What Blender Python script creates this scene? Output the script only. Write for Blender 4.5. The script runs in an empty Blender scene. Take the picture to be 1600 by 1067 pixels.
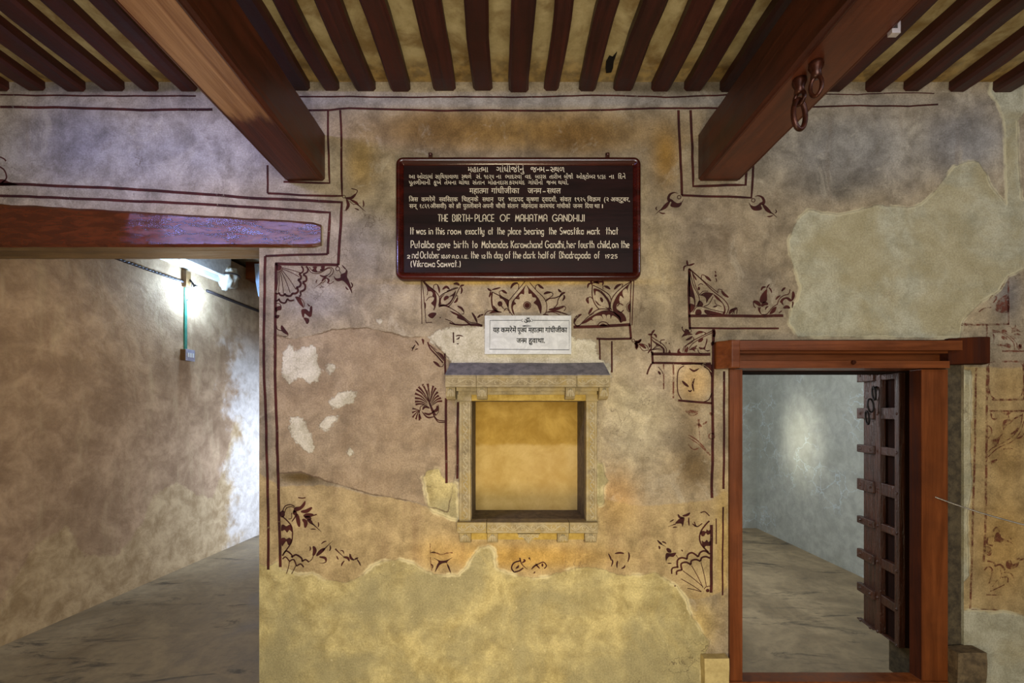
import bpy, bmesh, math, random
import numpy as np
from mathutils import Vector, Matrix
from mathutils.geometry import tessellate_polygon
random.seed(7); rng = np.random.default_rng(3)
SC = bpy.context.scene; COL = SC.collection
# ------------------------------------------------------------------ camera, exposure, world, lights
S = 0.003; D = 2.13; EYE = 1.40; VX, VY = 790.0, 642.0
cam = bpy.data.cameras.new('camera'); camo = bpy.data.objects.new('camera', cam); COL.objects.link(camo)
camo.location = (0, -D, EYE); camo.rotation_euler = (math.pi/2, 0, 0)
cam.sensor_width = 36; cam.lens = D/S/1600*36; cam.shift_x = (800-VX)/1600; cam.shift_y = (VY-533.5)/1600
cam.clip_start = 0.02
SC.camera = camo
SC.view_settings.view_transform = 'Standard'; SC.view_settings.look = 'None'
SC.view_settings.gamma = 1; SC.view_settings.exposure = 0.0; SC.view_settings.use_curve_mapping = False
w = bpy.data.worlds.new('world'); SC.world = w; w.use_nodes = True
w.node_tree.nodes['Background'].inputs[0].default_value = (0.35, 0.4, 0.5, 1)
w.node_tree.nodes['Background'].inputs[1].default_value = 0.05

def lamp(name, kind, loc, energy, color, look=None, size=0.3, size_y=None, spot=None, blend=0.5):
    l = bpy.data.lights.new(name, kind); l.energy = energy; l.color = color
    if kind == 'AREA':
        l.size = size
        if size_y: l.shape = 'RECTANGLE'; l.size_y = size_y
    else: l.shadow_soft_size = size
    if kind == 'SPOT': l.spot_size = math.radians(spot); l.spot_blend = blend
    o = bpy.data.objects.new(name, l); COL.objects.link(o); o.location = loc
    if look: o.rotation_euler = (Vector(look)-Vector(loc)).to_track_quat('-Z', 'Y').to_euler()
    return o
# main room: warm lamp low before the wall, cool lamps high left and right, daylight from the courtyard door behind
lamp('warm_floor_lamp', 'AREA', (0.02, -1.55, 0.42), 16, (1.0, 0.83, 0.54), (0.02, 0, 0.95), 0.45)
lamp('courtyard_daylight', 'AREA', (0.2, -5.0, 1.5), 150, (1.0, 0.97, 0.92), (0.1, 0, 1.5), 2.6, 2.2)
lamp('left_ceiling_tube', 'AREA', (-1.9, -1.72, 2.86), 10, (0.44, 0.45, 1.0), (-1.15, 0, 2.2), 1.0, 0.13).data.spread = math.radians(80)
lamp('right_ceiling_tube', 'AREA', (2.35, -1.7, 2.75), 8, (0.72, 0.78, 1.0), (1.7, 0, 1.8), 0.9, 0.12)
# corridor: daylight from an opening round the corner at its far end
lamp('corridor_daylight', 'AREA', (-1.45, 3.2, 1.0), 27, (0.58, 0.72, 1.0), (-2.85, 2.75, 0.7), 0.7, 1.5).data.spread = math.radians(100)
lamp('corridor_fill', 'POINT', (-1.9, 0.75, 1.9), 10, (1.0, 0.81, 0.57), None, 0.25)  # added fill with no fixture, brightens the near corridor
# side room: its window lies to the left
lamp('side_room_window', 'AREA', (0.75, 1.5, 1.9), 46, (0.88, 0.93, 1.0), (3.0, 2.3, 0.9), 0.7, 1.0)
lamp('side_room_shaft', 'AREA', (1.5, 2.55, 1.3), 1.2, (1.0, 0.95, 0.82), (3.0, 2.48, 1.1), 0.14, 0.55).data.spread = math.radians(32)

# ------------------------------------------------------------------ helpers
def P(px, py, y=0.0):
    k = S*(1+y/D)
    return Vector(((px-VX)*k, y, EYE+(VY-py)*k))
def lin(r, g=None, b=None):
    if g is None: r, g, b = r
    f = lambda c: (c/255/12.92) if c <= 10.3 else ((c/255+0.055)/1.055)**2.4
    return (f(r), f(g), f(b), 1.0)
WP = {}
def obj(name, bm, mat=None, parent=None, smooth=False):
    """link a bmesh (world coordinates) as one mesh object, as a child of parent if given"""
    me = bpy.data.meshes.new(name); bm.normal_update(); bm.to_mesh(me); bm.free()
    o = bpy.data.objects.new(name, me); COL.objects.link(o)
    if mat:
        for m in (mat if isinstance(mat, (list, tuple)) else [mat]): me.materials.append(m)
    if smooth:
        for p in me.polygons: p.use_smooth = True
    wp = WP[parent.name] if parent else Vector((0, 0, 0))
    if parent: me.transform(Matrix.Translation(-wp)); o.parent = parent
    WP[o.name] = wp.copy()
    return o
def tag(o, label=None, cat=None, group=None, kind=None):
    if label: o['label'] = label
    if cat: o['category'] = cat
    if group: o['group'] = group
    if kind: o['kind'] = kind
    return o
def thing(name, loc, label, cat, group=None, kind=None):
    o = bpy.data.objects.new(name, None); COL.objects.link(o); o.empty_display_size = 0.1
    o.location = loc; WP[o.name] = Vector(loc)
    return tag(o, label, cat, group, kind)
def box(bm, x0, x1, y0, y1, z0, z1, mi=0):
    vs = [bm.verts.new(c) for c in ((x0,y0,z0),(x1,y0,z0),(x1,y1,z0),(x0,y1,z0),(x0,y0,z1),(x1,y0,z1),(x1,y1,z1),(x0,y1,z1))]
    fs = [(0,3,2,1),(4,5,6,7),(0,1,5,4),(1,2,6,5),(2,3,7,6),(3,0,4,7)]
    out = []
    for f in fs:
        q = bm.faces.new([vs[i] for i in f]); q.material_index = mi; out.append(q)
    return out
def pbox(bm, px0, px1, py0, py1, yf, yb, mi=0):
    a = P(px0, py1, yf); b = P(px1, py0, yf)
    return box(bm, a.x, b.x, yf, yb, a.z, b.z, mi)
def bevel(bm, w=0.004, seg=2, ang=0.6):
    es = [e for e in bm.edges if len(e.link_faces) == 2 and e.calc_face_angle(0) > ang]
    bmesh.ops.bevel(bm, geom=es, offset=w, segments=seg, profile=0.6, affect='EDGES', clamp_overlap=True)
    return bm
def roughen(bm, amp, cuts=0, freq=9.0, seed=0):
    from mathutils import noise
    if cuts: bmesh.ops.subdivide_edges(bm, edges=bm.edges[:], cuts=cuts, use_grid_fill=True)
    for v in bm.verts:
        v.co += noise.noise_vector(v.co*freq+Vector((seed*3.1, 0, 0)))*amp
def tube(bm, pts, r, seg=8, cap=True, closed=False):
    pts = [Vector(p) for p in pts]; n = len(pts); rings = []
    up = None
    for i, p in enumerate(pts):
        if closed: t = pts[(i+1) % n]-pts[i-1]
        else: t = pts[min(i+1, n-1)]-pts[max(i-1, 0)]
        t.normalize()
        if up is None:
            up = Vector((0, 0, 1)) if abs(t.z) < 0.9 else Vector((1, 0, 0))
        a = t.cross(up).normalized(); b = a.cross(t).normalized(); up = b
        rr = r[i] if isinstance(r, (list, tuple)) else r
        rings.append([bm.verts.new(p+(a*math.cos(q)+b*math.sin(q))*rr) for q in [2*math.pi*k/seg for k in range(seg)]])
    m = n if closed else n-1
    for i in range(m):
        A, B = rings[i], rings[(i+1) % n]
        for k in range(seg): bm.faces.new((A[k], A[(k+1) % seg], B[(k+1) % seg], B[k]))
    if cap and not closed:
        bm.faces.new(rings[0][::-1]); bm.faces.new(rings[-1])
def lathe(bm, prof, c, axis='Z', seg=16):
    c = Vector(c); rings = []
    ax = {'Z': Vector((0,0,1)), 'Y': Vector((0,1,0)), 'X': Vector((1,0,0))}[axis] if isinstance(axis, str) else Vector(axis).normalized()
    a = ax.orthogonal().normalized(); b = ax.cross(a)
    for r, h in prof:
        rings.append([bm.verts.new(c+ax*h+(a*math.cos(q)+b*math.sin(q))*max(r, 1e-5)) for q in [2*math.pi*k/seg for k in range(seg)]])
    for A, B in zip(rings, rings[1:]):
        for k in range(seg): bm.faces.new((A[k], A[(k+1) % seg], B[(k+1) % seg], B[k]))
    bm.faces.new(rings[0][::-1]); bm.faces.new(rings[-1])
def prism(bm, pts, off):
    """closed outline (list of Vector) extruded by off"""
    off = Vector(off); n = len(pts)
    A = [bm.verts.new(p) for p in pts]; B = [bm.verts.new(Vector(p)+off) for p in pts]
    for t in tessellate_polygon([[Vector(p) for p in pts]]):
        try: bm.faces.new([A[i] for i in t]); bm.faces.new([B[i] for i in t][::-1])
        except ValueError: pass
    for i in range(n): bm.faces.new((A[i], A[(i+1) % n], B[(i+1) % n], B[i]))
    bmesh.ops.recalc_face_normals(bm, faces=bm.faces[:])
def catmull(pts, n=6, closed=False):
    pts = [Vector(p) for p in pts]
    if len(pts) < 3: return pts
    out = []; N = len(pts)
    rngi = range(N if closed else N-1)
    for i in rngi:
        if closed: p0, p1, p2, p3 = pts[i-1], pts[i], pts[(i+1) % N], pts[(i+2) % N]
        else: p0, p1, p2, p3 = pts[max(i-1, 0)], pts[i], pts[i+1], pts[min(i+2, N-1)]
        for k in range(n):
            t = k/n
            out.append(0.5*((2*p1)+(p2-p0)*t+(2*p0-5*p1+4*p2-p3)*t*t+(3*p1-p0-3*p2+p3)*t**3))
    if not closed: out.append(pts[-1])
    return out
# ------------------------------------------------------------------ materials
class NT:
    def __init__(s, name):
        s.m = bpy.data.materials.new(name); s.m.use_nodes = True; s.t = s.m.node_tree; s.t.nodes.clear()
        s.out = s.t.nodes.new('ShaderNodeOutputMaterial'); s.b = s.t.nodes.new('ShaderNodeBsdfPrincipled')
        s.t.links.new(s.b.outputs[0], s.out.inputs[0])
        s.co = s.t.nodes.new('ShaderNodeTexCoord').outputs['Object']
        s.geo = s.t.nodes.new('ShaderNodeNewGeometry').outputs['Position']
    def L(s, a, b):
        if isinstance(a, (int, float)): b.default_value = a
        elif isinstance(a, tuple): b.default_value = a
        else: s.t.links.new(a, b)
    def noise(s, scale, detail=6, rough=0.6, vec=None, stretch=None, dist=0.0, color=False):
        n = s.t.nodes.new('ShaderNodeTexNoise'); n.inputs['Scale'].default_value = scale
        n.inputs['Detail'].default_value = detail; n.inputs['Roughness'].default_value = rough; n.inputs['Distortion'].default_value = dist
        v = vec or s.geo
        if stretch:
            mp = s.t.nodes.new('ShaderNodeMapping'); mp.inputs['Scale'].default_value = stretch; s.t.links.new(v, mp.inputs[0]); v = mp.outputs[0]
        s.t.links.new(v, n.inputs['Vector'])
        return n.outputs['Color' if color else 'Fac']
    def vor(s, scale, feature='F1', out='Distance', vec=None):
        n = s.t.nodes.new('ShaderNodeTexVoronoi'); n.feature = feature; n.inputs['Scale'].default_value = scale
        s.t.links.new(vec or s.geo, n.inputs['Vector']); return n.outputs[out]
    def math(s, op, a, b=0.0, clamp=False):
        n = s.t.nodes.new('ShaderNodeMath'); n.operation = op; n.use_clamp = clamp; s.L(a, n.inputs[0]); s.L(b, n.inputs[1]); return n.outputs[0]
    def ramp(s, f, lo, hi, a=0.0, b=1.0, smooth=True):
        n = s.t.nodes.new('ShaderNodeMapRange'); n.interpolation_type = 'SMOOTHSTEP' if smooth else 'LINEAR'
        s.L(f, n.inputs[0]); n.inputs[1].default_value = lo; n.inputs[2].default_value = hi; n.inputs[3].default_value = a; n.inputs[4].default_value = b
        return n.outputs[0]
    def mix(s, f, a, b, mode='MIX'):
        n = s.t.nodes.new('ShaderNodeMix'); n.data_type = 'RGBA'; n.blend_type = mode; n.clamp_factor = True
        s.L(f, n.inputs[0]); s.L(a, n.inputs[6]); s.L(b, n.inputs[7]); return n.outputs[2]
    def attr(s, name, out='Fac'):
        n = s.t.nodes.new('ShaderNodeAttribute'); n.attribute_name = name; return n.outputs[out]
    def sep(s, v):
        n = s.t.nodes.new('ShaderNodeSeparateXYZ'); s.t.links.new(v, n.inputs[0]); return n.outputs
    def bump(s, h, strength=0.3, dist=0.01, prev=None):
        n = s.t.nodes.new('ShaderNodeBump'); n.inputs['Strength'].default_value = strength; n.inputs['Distance'].default_value = dist
        s.L(h, n.inputs['Height'])
        if prev: s.t.links.new(prev, n.inputs['Normal'])
        return n.outputs[0]
    def fin(s, col, rough=0.8, normal=None, spec=0.5, metal=0.0, alpha=None):
        s.L(col, s.b.inputs['Base Color']); s.L(rough, s.b.inputs['Roughness']); s.L(spec, s.b.inputs['Specular IOR Level']); s.L(metal, s.b.inputs['Metallic'])
        if normal: s.t.links.new(normal, s.b.inputs['Normal'])
        if alpha is not None: s.L(alpha, s.b.inputs['Alpha'])
        return s.m
def simple(name, col, rough=0.6, spec=0.5, metal=0.0, var=0.15, scale=30, bump=0.1):
    n = NT(name); f = n.noise(scale, 5)
    c = n.mix(n.ramp(f, 0.3, 0.7), tuple(x*(1-var) for x in col[:3])+(1,), tuple(min(1, x*(1+var)) for x in col[:3])+(1,))
    return n.fin(c, rough, n.bump(f, bump, 0.003), spec, metal)
def m_wood(name, a, b, rough=0.35, axis='y', bumpy=0.25, spec=0.5, scale=26, bare=None):
    n = NT(name)
    st = {'x': (0.06, 1, 1), 'y': (1, 0.06, 1), 'z': (1, 1, 0.06)}[axis]
    g = n.noise(scale, 7, 0.65, stretch=st, dist=0.6); h = n.noise(5, 4)
    c = n.mix(n.ramp(g, 0.3, 0.72), a, b)
    c = n.mix(n.ramp(h, 0.35, 0.75, 0, 0.45), c, tuple(x*0.45 for x in a[:3])+(1,))
    nm = n.bump(n.math('ADD', g, n.math('MULTIPLY', n.noise(70, 3), 0.5)), bumpy, 0.006)
    r = n.ramp(g, 0.2, 0.8, rough*0.8, rough*1.3)
    return n.fin(c, r, nm, spec)
RED_A, RED_B = lin(58, 23, 11), lin(96, 42, 19)
M = {}
M['beam'] = m_wood('red_brown_painted_beam', RED_A, RED_B, 0.38, 'y', 0.12)
M['joist'] = m_wood('dark_red_joist', lin(48, 17, 11), lin(78, 29, 16), 0.5, 'y', 0.25)
M['bare'] = m_wood('bare_tan_wood', lin(112, 78, 52), lin(168, 128, 92), 0.45, 'y', 0.35, scale=40)
M['door'] = m_wood('orange_brown_painted_door', lin(92, 44, 14), lin(124, 64, 22), 0.36, 'z', 0.12)
M['doorh'] = m_wood('orange_brown_painted_lintel', lin(92, 44, 14), lin(126, 66, 24), 0.36, 'x', 0.12)
M['leaf'] = m_wood('dark_varnished_leaf', lin(50, 25, 14), lin(84, 44, 24), 0.32, 'z', 1.0, 0.55, 70)
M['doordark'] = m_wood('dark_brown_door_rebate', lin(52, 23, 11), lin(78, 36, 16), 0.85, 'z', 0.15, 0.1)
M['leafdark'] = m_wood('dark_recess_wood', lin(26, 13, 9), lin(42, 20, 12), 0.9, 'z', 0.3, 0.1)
M['under'] = m_wood('grey_brown_old_wood', lin(96, 74, 48), lin(140, 112, 74), 0.6, 'x', 0.4, 0.3, 30)
M['sign'] = m_wood('varnished_sign_wood', lin(42, 10, 6), lin(78, 22, 12), 0.16, 'x', 0.05, 0.6)
M['panel'] = m_wood('dark_sign_panel', lin(22, 7, 5), lin(40, 12, 8), 0.42, 'x', 0.06, 0.22)
M['letters'] = simple('cream_sign_paint', lin(226, 214, 190), 0.6, 0.3, 0, 0.06)
M['ink'] = simple('black_engraved_paint', lin(22, 20, 22), 0.6, 0.3, 0, 0.05)
M['iron'] = simple('rusty_iron', lin(70, 34, 20), 0.35, 0.6, 0.5, 0.4, 60, 0.3)
M['blackiron'] = simple('black_iron', lin(24, 18, 16), 0.5, 0.5, 0.6)
M['white'] = simple('white_plastic', lin(214, 214, 212), 0.4, 0.5, 0, 0.05)
M['green'] = simple('green_paint', lin(52, 112, 92), 0.5, 0.5, 0, 0.2)
M['brownbox'] = simple('brown_box_side', lin(92, 66, 34), 0.6)
M['cable'] = simple('dark_cable', lin(52, 42, 40), 0.6)
M['steel'] = simple('galvanised_wire', lin(150, 146, 140), 0.35, 0.5, 0.8)
M['glassy'] = simple('clear_bracket', lin(215, 205, 205), 0.12, 0.8, 0.4)
M['cloth'] = simple('dusty_white_cloth', lin(192, 184, 168), 0.95, 0.1, 0, 0.2, 25, 0.4)
def m_marble():
    n = NT('white_marble'); v = n.noise(14, 8, 0.7, dist=1.5)
    c = n.mix(n.ramp(v, 0.35, 0.7), lin(178, 178, 172), lin(206, 206, 200))
    return n.fin(c, 0.35, None, 0.5)
M['marble'] = m_marble()
def m_stone(name, a, b, yel=None):
    n = NT(name); f = n.noise(26, 8, 0.7); g = n.noise(7, 4)
    c = n.mix(n.ramp(f, 0.3, 0.7), a, b)
    if yel: c = n.mix(n.ramp(g, 0.45, 0.68, 0, 0.7), c, yel)
    c = n.mix(n.ramp(n.noise(90, 3), 0.55, 0.75, 0, 0.35), c, tuple(x*0.5 for x in a[:3])+(1,))
    return n.fin(c, 0.85, n.bump(f, 0.5, 0.006), 0.25)
M['stone'] = m_stone('carved_sandstone', lin(126, 112, 82), lin(166, 150, 112), lin(164, 140, 78))
M['stonehi'] = m_stone('pale_carved_sandstone', lin(158, 144, 110), lin(186, 172, 136))
M['slate'] = m_stone('grey_stone_slab', lin(96, 92, 92), lin(136, 130, 126))
M['sillstone'] = m_stone('grey_brown_stone', lin(92, 82, 66), lin(128, 114, 88))
M['block'] = m_stone('yellow_stone_block', lin(168, 148, 96), lin(194, 174, 118))
M['darkblock'] = m_stone('dark_stone_block', lin(72, 60, 44), lin(116, 98, 70))
def m_paint():
    n = NT('maroon_wall_paint')
    f = n.noise(38, 6, 0.75); g = n.noise(9, 3)
    c = n.mix(n.ramp(g, 0.35, 0.7), lin(50, 22, 20), lin(80, 36, 28))
    wear = n.math('ADD', n.math('MULTIPLY', f, 0.75), n.math('MULTIPLY', n.noise(5, 4), 0.35))
    a = n.ramp(wear, 0.40, 0.47, 0.25, 0.93)
    return n.fin(c, 0.85, None, 0.2, 0, a)
M['paint'] = m_paint()
def m_paint_faded():
    n = NT('faded_maroon_wall_paint')
    f = n.noise(30, 6, 0.75)
    c = n.mix(n.ramp(n.noise(9, 3), 0.35, 0.7), lin(96, 46, 34), lin(124, 68, 48))
    return n.fin(c, 0.85, None, 0.2, 0, n.ramp(f, 0.42, 0.56, 0.12, 0.72))
M['faded'] = m_paint_faded()

# plaster of the main wall: layers from outline distances kept as attributes
def m_wall():
    n = NT('old_limewashed_plaster')
    big = n.noise(2.6, 7, 0.62, dist=0.4); mid = n.noise(9, 8, 0.68, dist=0.3); fine = n.noise(45, 6, 0.7); streak = n.noise(13, 5, 0.6, stretch=(1, 1, 0.13))
    col = n.attr('tint', 'Color')
    m = n.mix(1.0, col, n.mix(n.ramp(big, 0.30, 0.72), (0.80, 0.80, 0.83, 1), (1.16, 1.14, 1.09, 1)), 'MULTIPLY')
    m = n.mix(1.0, m, n.mix(n.ramp(mid, 0.3, 0.72), (0.64, 0.62, 0.60, 1), (1.30, 1.30, 1.30, 1)), 'MULTIPLY')
    # soot specks and brown wash
    m = n.mix(n.ramp(n.math('MULTIPLY', n.ramp(fine, 0.56, 0.72), n.ramp(big, 0.52, 0.38)), 0.2, 0.9, 0, 0.75), m, lin(62, 54, 46))
    m = n.mix(n.ramp(streak, 0.55, 0.78, 0, 0.3), m, lin(112, 84, 48))
    wash = n.noise(5.5, 9, 0.72, dist=0.8)
    m = n.mix(n.ramp(wash, 0.54, 0.66, 0, 0.42), m, n.mix(0.5, m, lin(214, 204, 180)))
    m = n.mix(n.ramp(wash, 0.44, 0.33, 0, 0.5), m, n.mix(0.55, m, lin(84, 72, 56)))
    # ochre lower band
    def edge(name, amp=13.0, sc=24, soft=1.2):
        q = n.math('ADD', n.attr(name), n.math('MULTIPLY', n.math('SUBTRACT', n.noise(sc, 7, 0.7), 0.5), amp))
        return q, n.ramp(q, soft, -soft)
    heights = None
    qo, fo = edge('ochre', 14, 14, 2.0)
    oc = n.mix(n.ramp(mid, 0.3, 0.7), lin(142, 118, 70), lin(198, 170, 108))
    oc = n.mix(n.ramp(streak, 0.45, 0.75, 0, 0.6), oc, lin(128, 92, 50))
    oc = n.mix(0.42, oc, n.mix(1.0, col, n.mix(n.ramp(mid, 0.3, 0.72), (0.75, 0.74, 0.7, 1), (1.3, 1.3, 1.3, 1)), 'MULTIPLY'))
    m = n.mix(n.math('MULTIPLY', fo, 0.9), m, oc)
    qp, fp = edge('pink', 10, 18, 1.5)
    pk = n.mix(n.ramp(mid, 0.3, 0.72), lin(128, 110, 86), lin(178, 156, 124))
    pk = n.mix(n.ramp(big, 0.35, 0.7, 0, 0.5), pk, lin(146, 120, 90))
    m = n.mix(n.math('MULTIPLY', fp, 0.75), m, pk)
    qr, fr = edge('cream', 12, 26, 1.2)
    cr = n.mix(n.ramp(mid, 0.3, 0.72), lin(148, 132, 84), lin(206, 190, 132))
    cr = n.mix(n.ramp(big, 0.36, 0.62, 0, 0.75), cr, lin(142, 134, 100))
    cr = n.mix(n.ramp(fine, 0.6, 0.72, 0, 0.5), cr, lin(226, 212, 164))
    m = n.mix(fr, m, cr)
    qg, fg = edge('patch', 8, 22, 1.2)
    gr = n.mix(n.ramp(mid, 0.3, 0.72), lin(146, 142, 118), lin(186, 182, 158))
    gr = n.mix(n.ramp(big, 0.4, 0.62, 0, 0.5), gr, lin(160, 144, 100))
    m = n.mix(fg, m, gr)
    qw, fw = edge('white', 20, 42, 1.4)
    wh = n.mix(n.ramp(mid, 0.3, 0.72), lin(166, 156, 128), lin(214, 206, 182))
    m = n.mix(fw, m, wh)
    grit = n.noise(130, 4, 0.7)
    m = n.mix(1.0, m, n.mix(n.ramp(grit, 0.3, 0.7), (0.80, 0.79, 0.77, 1), (1.15, 1.15, 1.15, 1)), 'MULTIPLY')
    m = n.mix(n.math('MULTIPLY', n.ramp(n.noise(20, 7, 0.75), 0.60, 0.72), 0.55), m, n.mix(0.45, m, lin(70, 58, 44)))
    crk = n.vor(5.5, 'DISTANCE_TO_EDGE', vec=n.mix(0.25, n.geo, n.noise(6, 5, color=True)))
    m = n.mix(n.math('MULTIPLY', n.ramp(crk, 0.012, 0.003), n.ramp(n.noise(1.9, 3), 0.52, 0.66, 0, 0.6)), m, lin(80, 64, 48))
    # pale broken rims
    for q, c, wd in ((qr, lin(214, 200, 152), 5.0), (qg, lin(196, 186, 150), 4.0), (qp, lin(96, 76, 54), 1.6)):
        rim = n.ramp(n.math('ABSOLUTE', q), wd, wd*0.3)
        rim = n.math('MULTIPLY', rim, n.ramp(n.noise(7, 3), 0.42, 0.58))
        m = n.mix(n.math('MULTIPLY', rim, 0.75), m, c)
    h = n.math('ADD', n.math('MULTIPLY', mid, 0.7), n.math('MULTIPLY', fine, 0.35))
    h = n.math('ADD', h, n.math('MULTIPLY', fr, 1.0)); h = n.math('ADD', h, n.math('MULTIPLY', fg, 1.0))
    h = n.math('ADD', h, n.math('MULTIPLY', fw, 0.6)); h = n.math('SUBTRACT', h, n.math('MULTIPLY', fp, 0.5))
    return n.fin(m, 0.9, n.bump(h, 0.55, 0.008), 0.2)
M['wall'] = m_wall()
def m_plaster(name, a, b, stain, bigs=2.0, stainamt=0.6, crack=None, crackpos=None, bump=0.5):
    n = NT(name); big = n.noise(bigs, 7, 0.65, dist=0.5); mid = n.noise(8, 8, 0.7, dist=0.3); fine = n.noise(40, 6, 0.7)
    c = n.mix(n.ramp(mid, 0.3, 0.72), a, b)
    c = n.mix(n.ramp(big, 0.42, 0.66, 0, stainamt), c, stain)
    c = n.mix(n.ramp(fine, 0.58, 0.75, 0, 0.35), c, tuple(x*0.5 for x in a[:3])+(1,))
    if crack:
        v = n.vor(7, 'DISTANCE_TO_EDGE', vec=n.mix(0.12, n.geo, n.noise(12, 4, color=True)))
        msk = n.math('MULTIPLY', n.ramp(v, 0.035, 0.008), n.ramp(n.noise(1.7, 3), 0.48, 0.6))
        c = n.mix(n.math('MULTIPLY', msk, 0.4), c, crack)
    return n, c, mid, fine
n, c, mid, fine = m_plaster('corridor_plaster', lin(148, 120, 92), lin(190, 160, 126), lin(120, 94, 68), 2.2, 0.55)
c = n.mix(n.ramp(n.noise(11, 5, stretch=(1, 1, 0.2)), 0.5, 0.75, 0, 0.25), c, lin(206, 184, 142))
q = n.math('ADD', n.attr('cream'), n.math('MULTIPLY', n.math('SUBTRACT', n.noise(20, 6), 0.5), 0.09))
c = n.mix(n.ramp(q, 0.012, -0.012, 0, 0.8), c, n.mix(n.ramp(mid, 0.3, 0.7), lin(150, 125, 88), lin(198, 173, 132)))
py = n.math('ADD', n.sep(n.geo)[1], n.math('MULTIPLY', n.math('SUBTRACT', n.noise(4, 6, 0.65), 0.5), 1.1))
c = n.mix(n.math('MULTIPLY', n.ramp(py, 2.45, 2.75, 0, 0.85), n.ramp(n.sep(n.geo)[2], 2.35, 1.9)), c, n.mix(n.ramp(mid, 0.3, 0.7), lin(176, 166, 154), lin(212, 204, 194)))  # wall colour whitened at the far end where the daylight lands
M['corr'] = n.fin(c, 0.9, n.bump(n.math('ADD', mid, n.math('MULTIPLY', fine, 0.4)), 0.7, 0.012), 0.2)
n, c, mid, fine = m_plaster('side_room_plaster', lin(142, 144, 136), lin(168, 170, 160), lin(126, 128, 114), 1.5, 0.4, lin(190, 206, 214))
M['sideroom'] = n.fin(c, 0.85, n.bump(mid, 0.25, 0.006), 0.25)
n, c, mid, fine = m_plaster('ceiling_plaster', lin(170, 152, 104), lin(206, 190, 142), lin(120, 90, 42), 4.5, 0.75)
yy = n.math('ADD', n.sep(n.geo)[1], n.math('MULTIPLY', n.math('SUBTRACT', n.noise(7, 5), 0.5), 0.22))
c = n.mix(n.ramp(yy, -0.20, -0.06, 0, 0.6), c, n.mix(n.ramp(n.noise(16, 6), 0.4, 0.62), lin(96, 66, 28), lin(176, 140, 72)))
M['ceil'] = n.fin(c, 0.9, n.bump(mid, 0.4, 0.008), 0.2)
n, c, mid, fine = m_plaster('dull_plaster', lin(120, 108, 90), lin(150, 138, 116), lin(92, 78, 58))
M['dull'] = n.fin(c, 0.9, n.bump(mid, 0.4, 0.008), 0.2)
n, c, mid, fine = m_plaster('niche_plaster', lin(190, 158, 88), lin(214, 184, 116), lin(176, 140, 70), 3.0, 0.5)
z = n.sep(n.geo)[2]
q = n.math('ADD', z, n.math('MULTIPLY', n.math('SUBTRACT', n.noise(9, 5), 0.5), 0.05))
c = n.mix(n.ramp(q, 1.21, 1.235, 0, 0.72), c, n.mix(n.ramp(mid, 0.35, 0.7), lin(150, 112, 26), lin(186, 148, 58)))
M['niche'] = n.fin(c, 0.85, n.bump(mid, 0.3, 0.005), 0.2)
n = NT('worn_cement_floor'); a1 = n.noise(2.2, 8, 0.68, dist=0.8); a2 = n.noise(14, 7, 0.7); a3 = n.noise(3.4, 6, 0.7, stretch=(0.5, 1.6, 1), dist=1.2)
c = n.mix(n.ramp(a1, 0.3, 0.7), lin(130, 113, 86), lin(172, 153, 119))
c = n.mix(n.ramp(a2, 0.4, 0.75, 0, 0.4), c, lin(96, 88, 72))
c = n.mix(n.ramp(a3, 0.53, 0.68, 0, 0.8), c, lin(66, 60, 52))
M['floor'] = n.fin(c, n.ramp(a1, 0.3, 0.7, 0.45, 0.75), n.bump(n.math('ADD', a2, a1), 0.4, 0.008), 0.4)

# ------------------------------------------------------------------ main wall with signed outline distances
def sdf(poly, X, Y):
    poly = np.array(poly, float); d = np.full(X.shape, 1e9); ins = np.zeros(X.shape, bool); n = len(poly)
    for i in range(n):
        x0, y0 = poly[i]; x1, y1 = poly[(i+1) % n]; ex, ey = x1-x0, y1-y0
        t = np.clip(((X-x0)*ex+(Y-y0)*ey)/(ex*ex+ey*ey+1e-9), 0, 1)
        d = np.minimum(d, np.hypot(X-x0-t*ex, Y-y0-t*ey))
        if y0 != y1:
            c = ((y0 > Y) != (y1 > Y)) & (X < (x1-x0)*(Y-y0)/(y1-y0)+x0); ins ^= c
    return np.where(ins, -d, d)
def zf(x0, y0, s, pts): return [(x0+a/s, y0+b/s) for a, b in pts]
CREAM = [[(380,884),(404,880),(418,886),(432,877),(440,890),(470,898),(490,896),(505,905),(540,911),(565,900),(580,884),(600,876),(625,874),(648,880),(665,892),(690,899),(715,898),(725,890),(738,870),(750,855),(764,852),(773,860),(776,888),(790,893),(820,902),(850,902),(880,893),(910,886),(940,888),(965,898),(1000,898),(1025,895),(1045,908),(1060,918),(1072,935),(1082,965),(1095,985),(1108,1005),(1104,1015),(1098,1024),(1096,1150),(380,1150)],
 zf(660,540,3.1375,[(2,650),(25,610),(60,605),(80,600),(95,640),(130,670),(170,670),(180,855),(140,850),(100,830),(60,820),(25,790),(15,720)]),
 zf(660,540,3.1375,[(850,570),(880,575),(895,630),(910,665),(885,700),(895,770),(870,785),(850,770)])]
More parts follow.
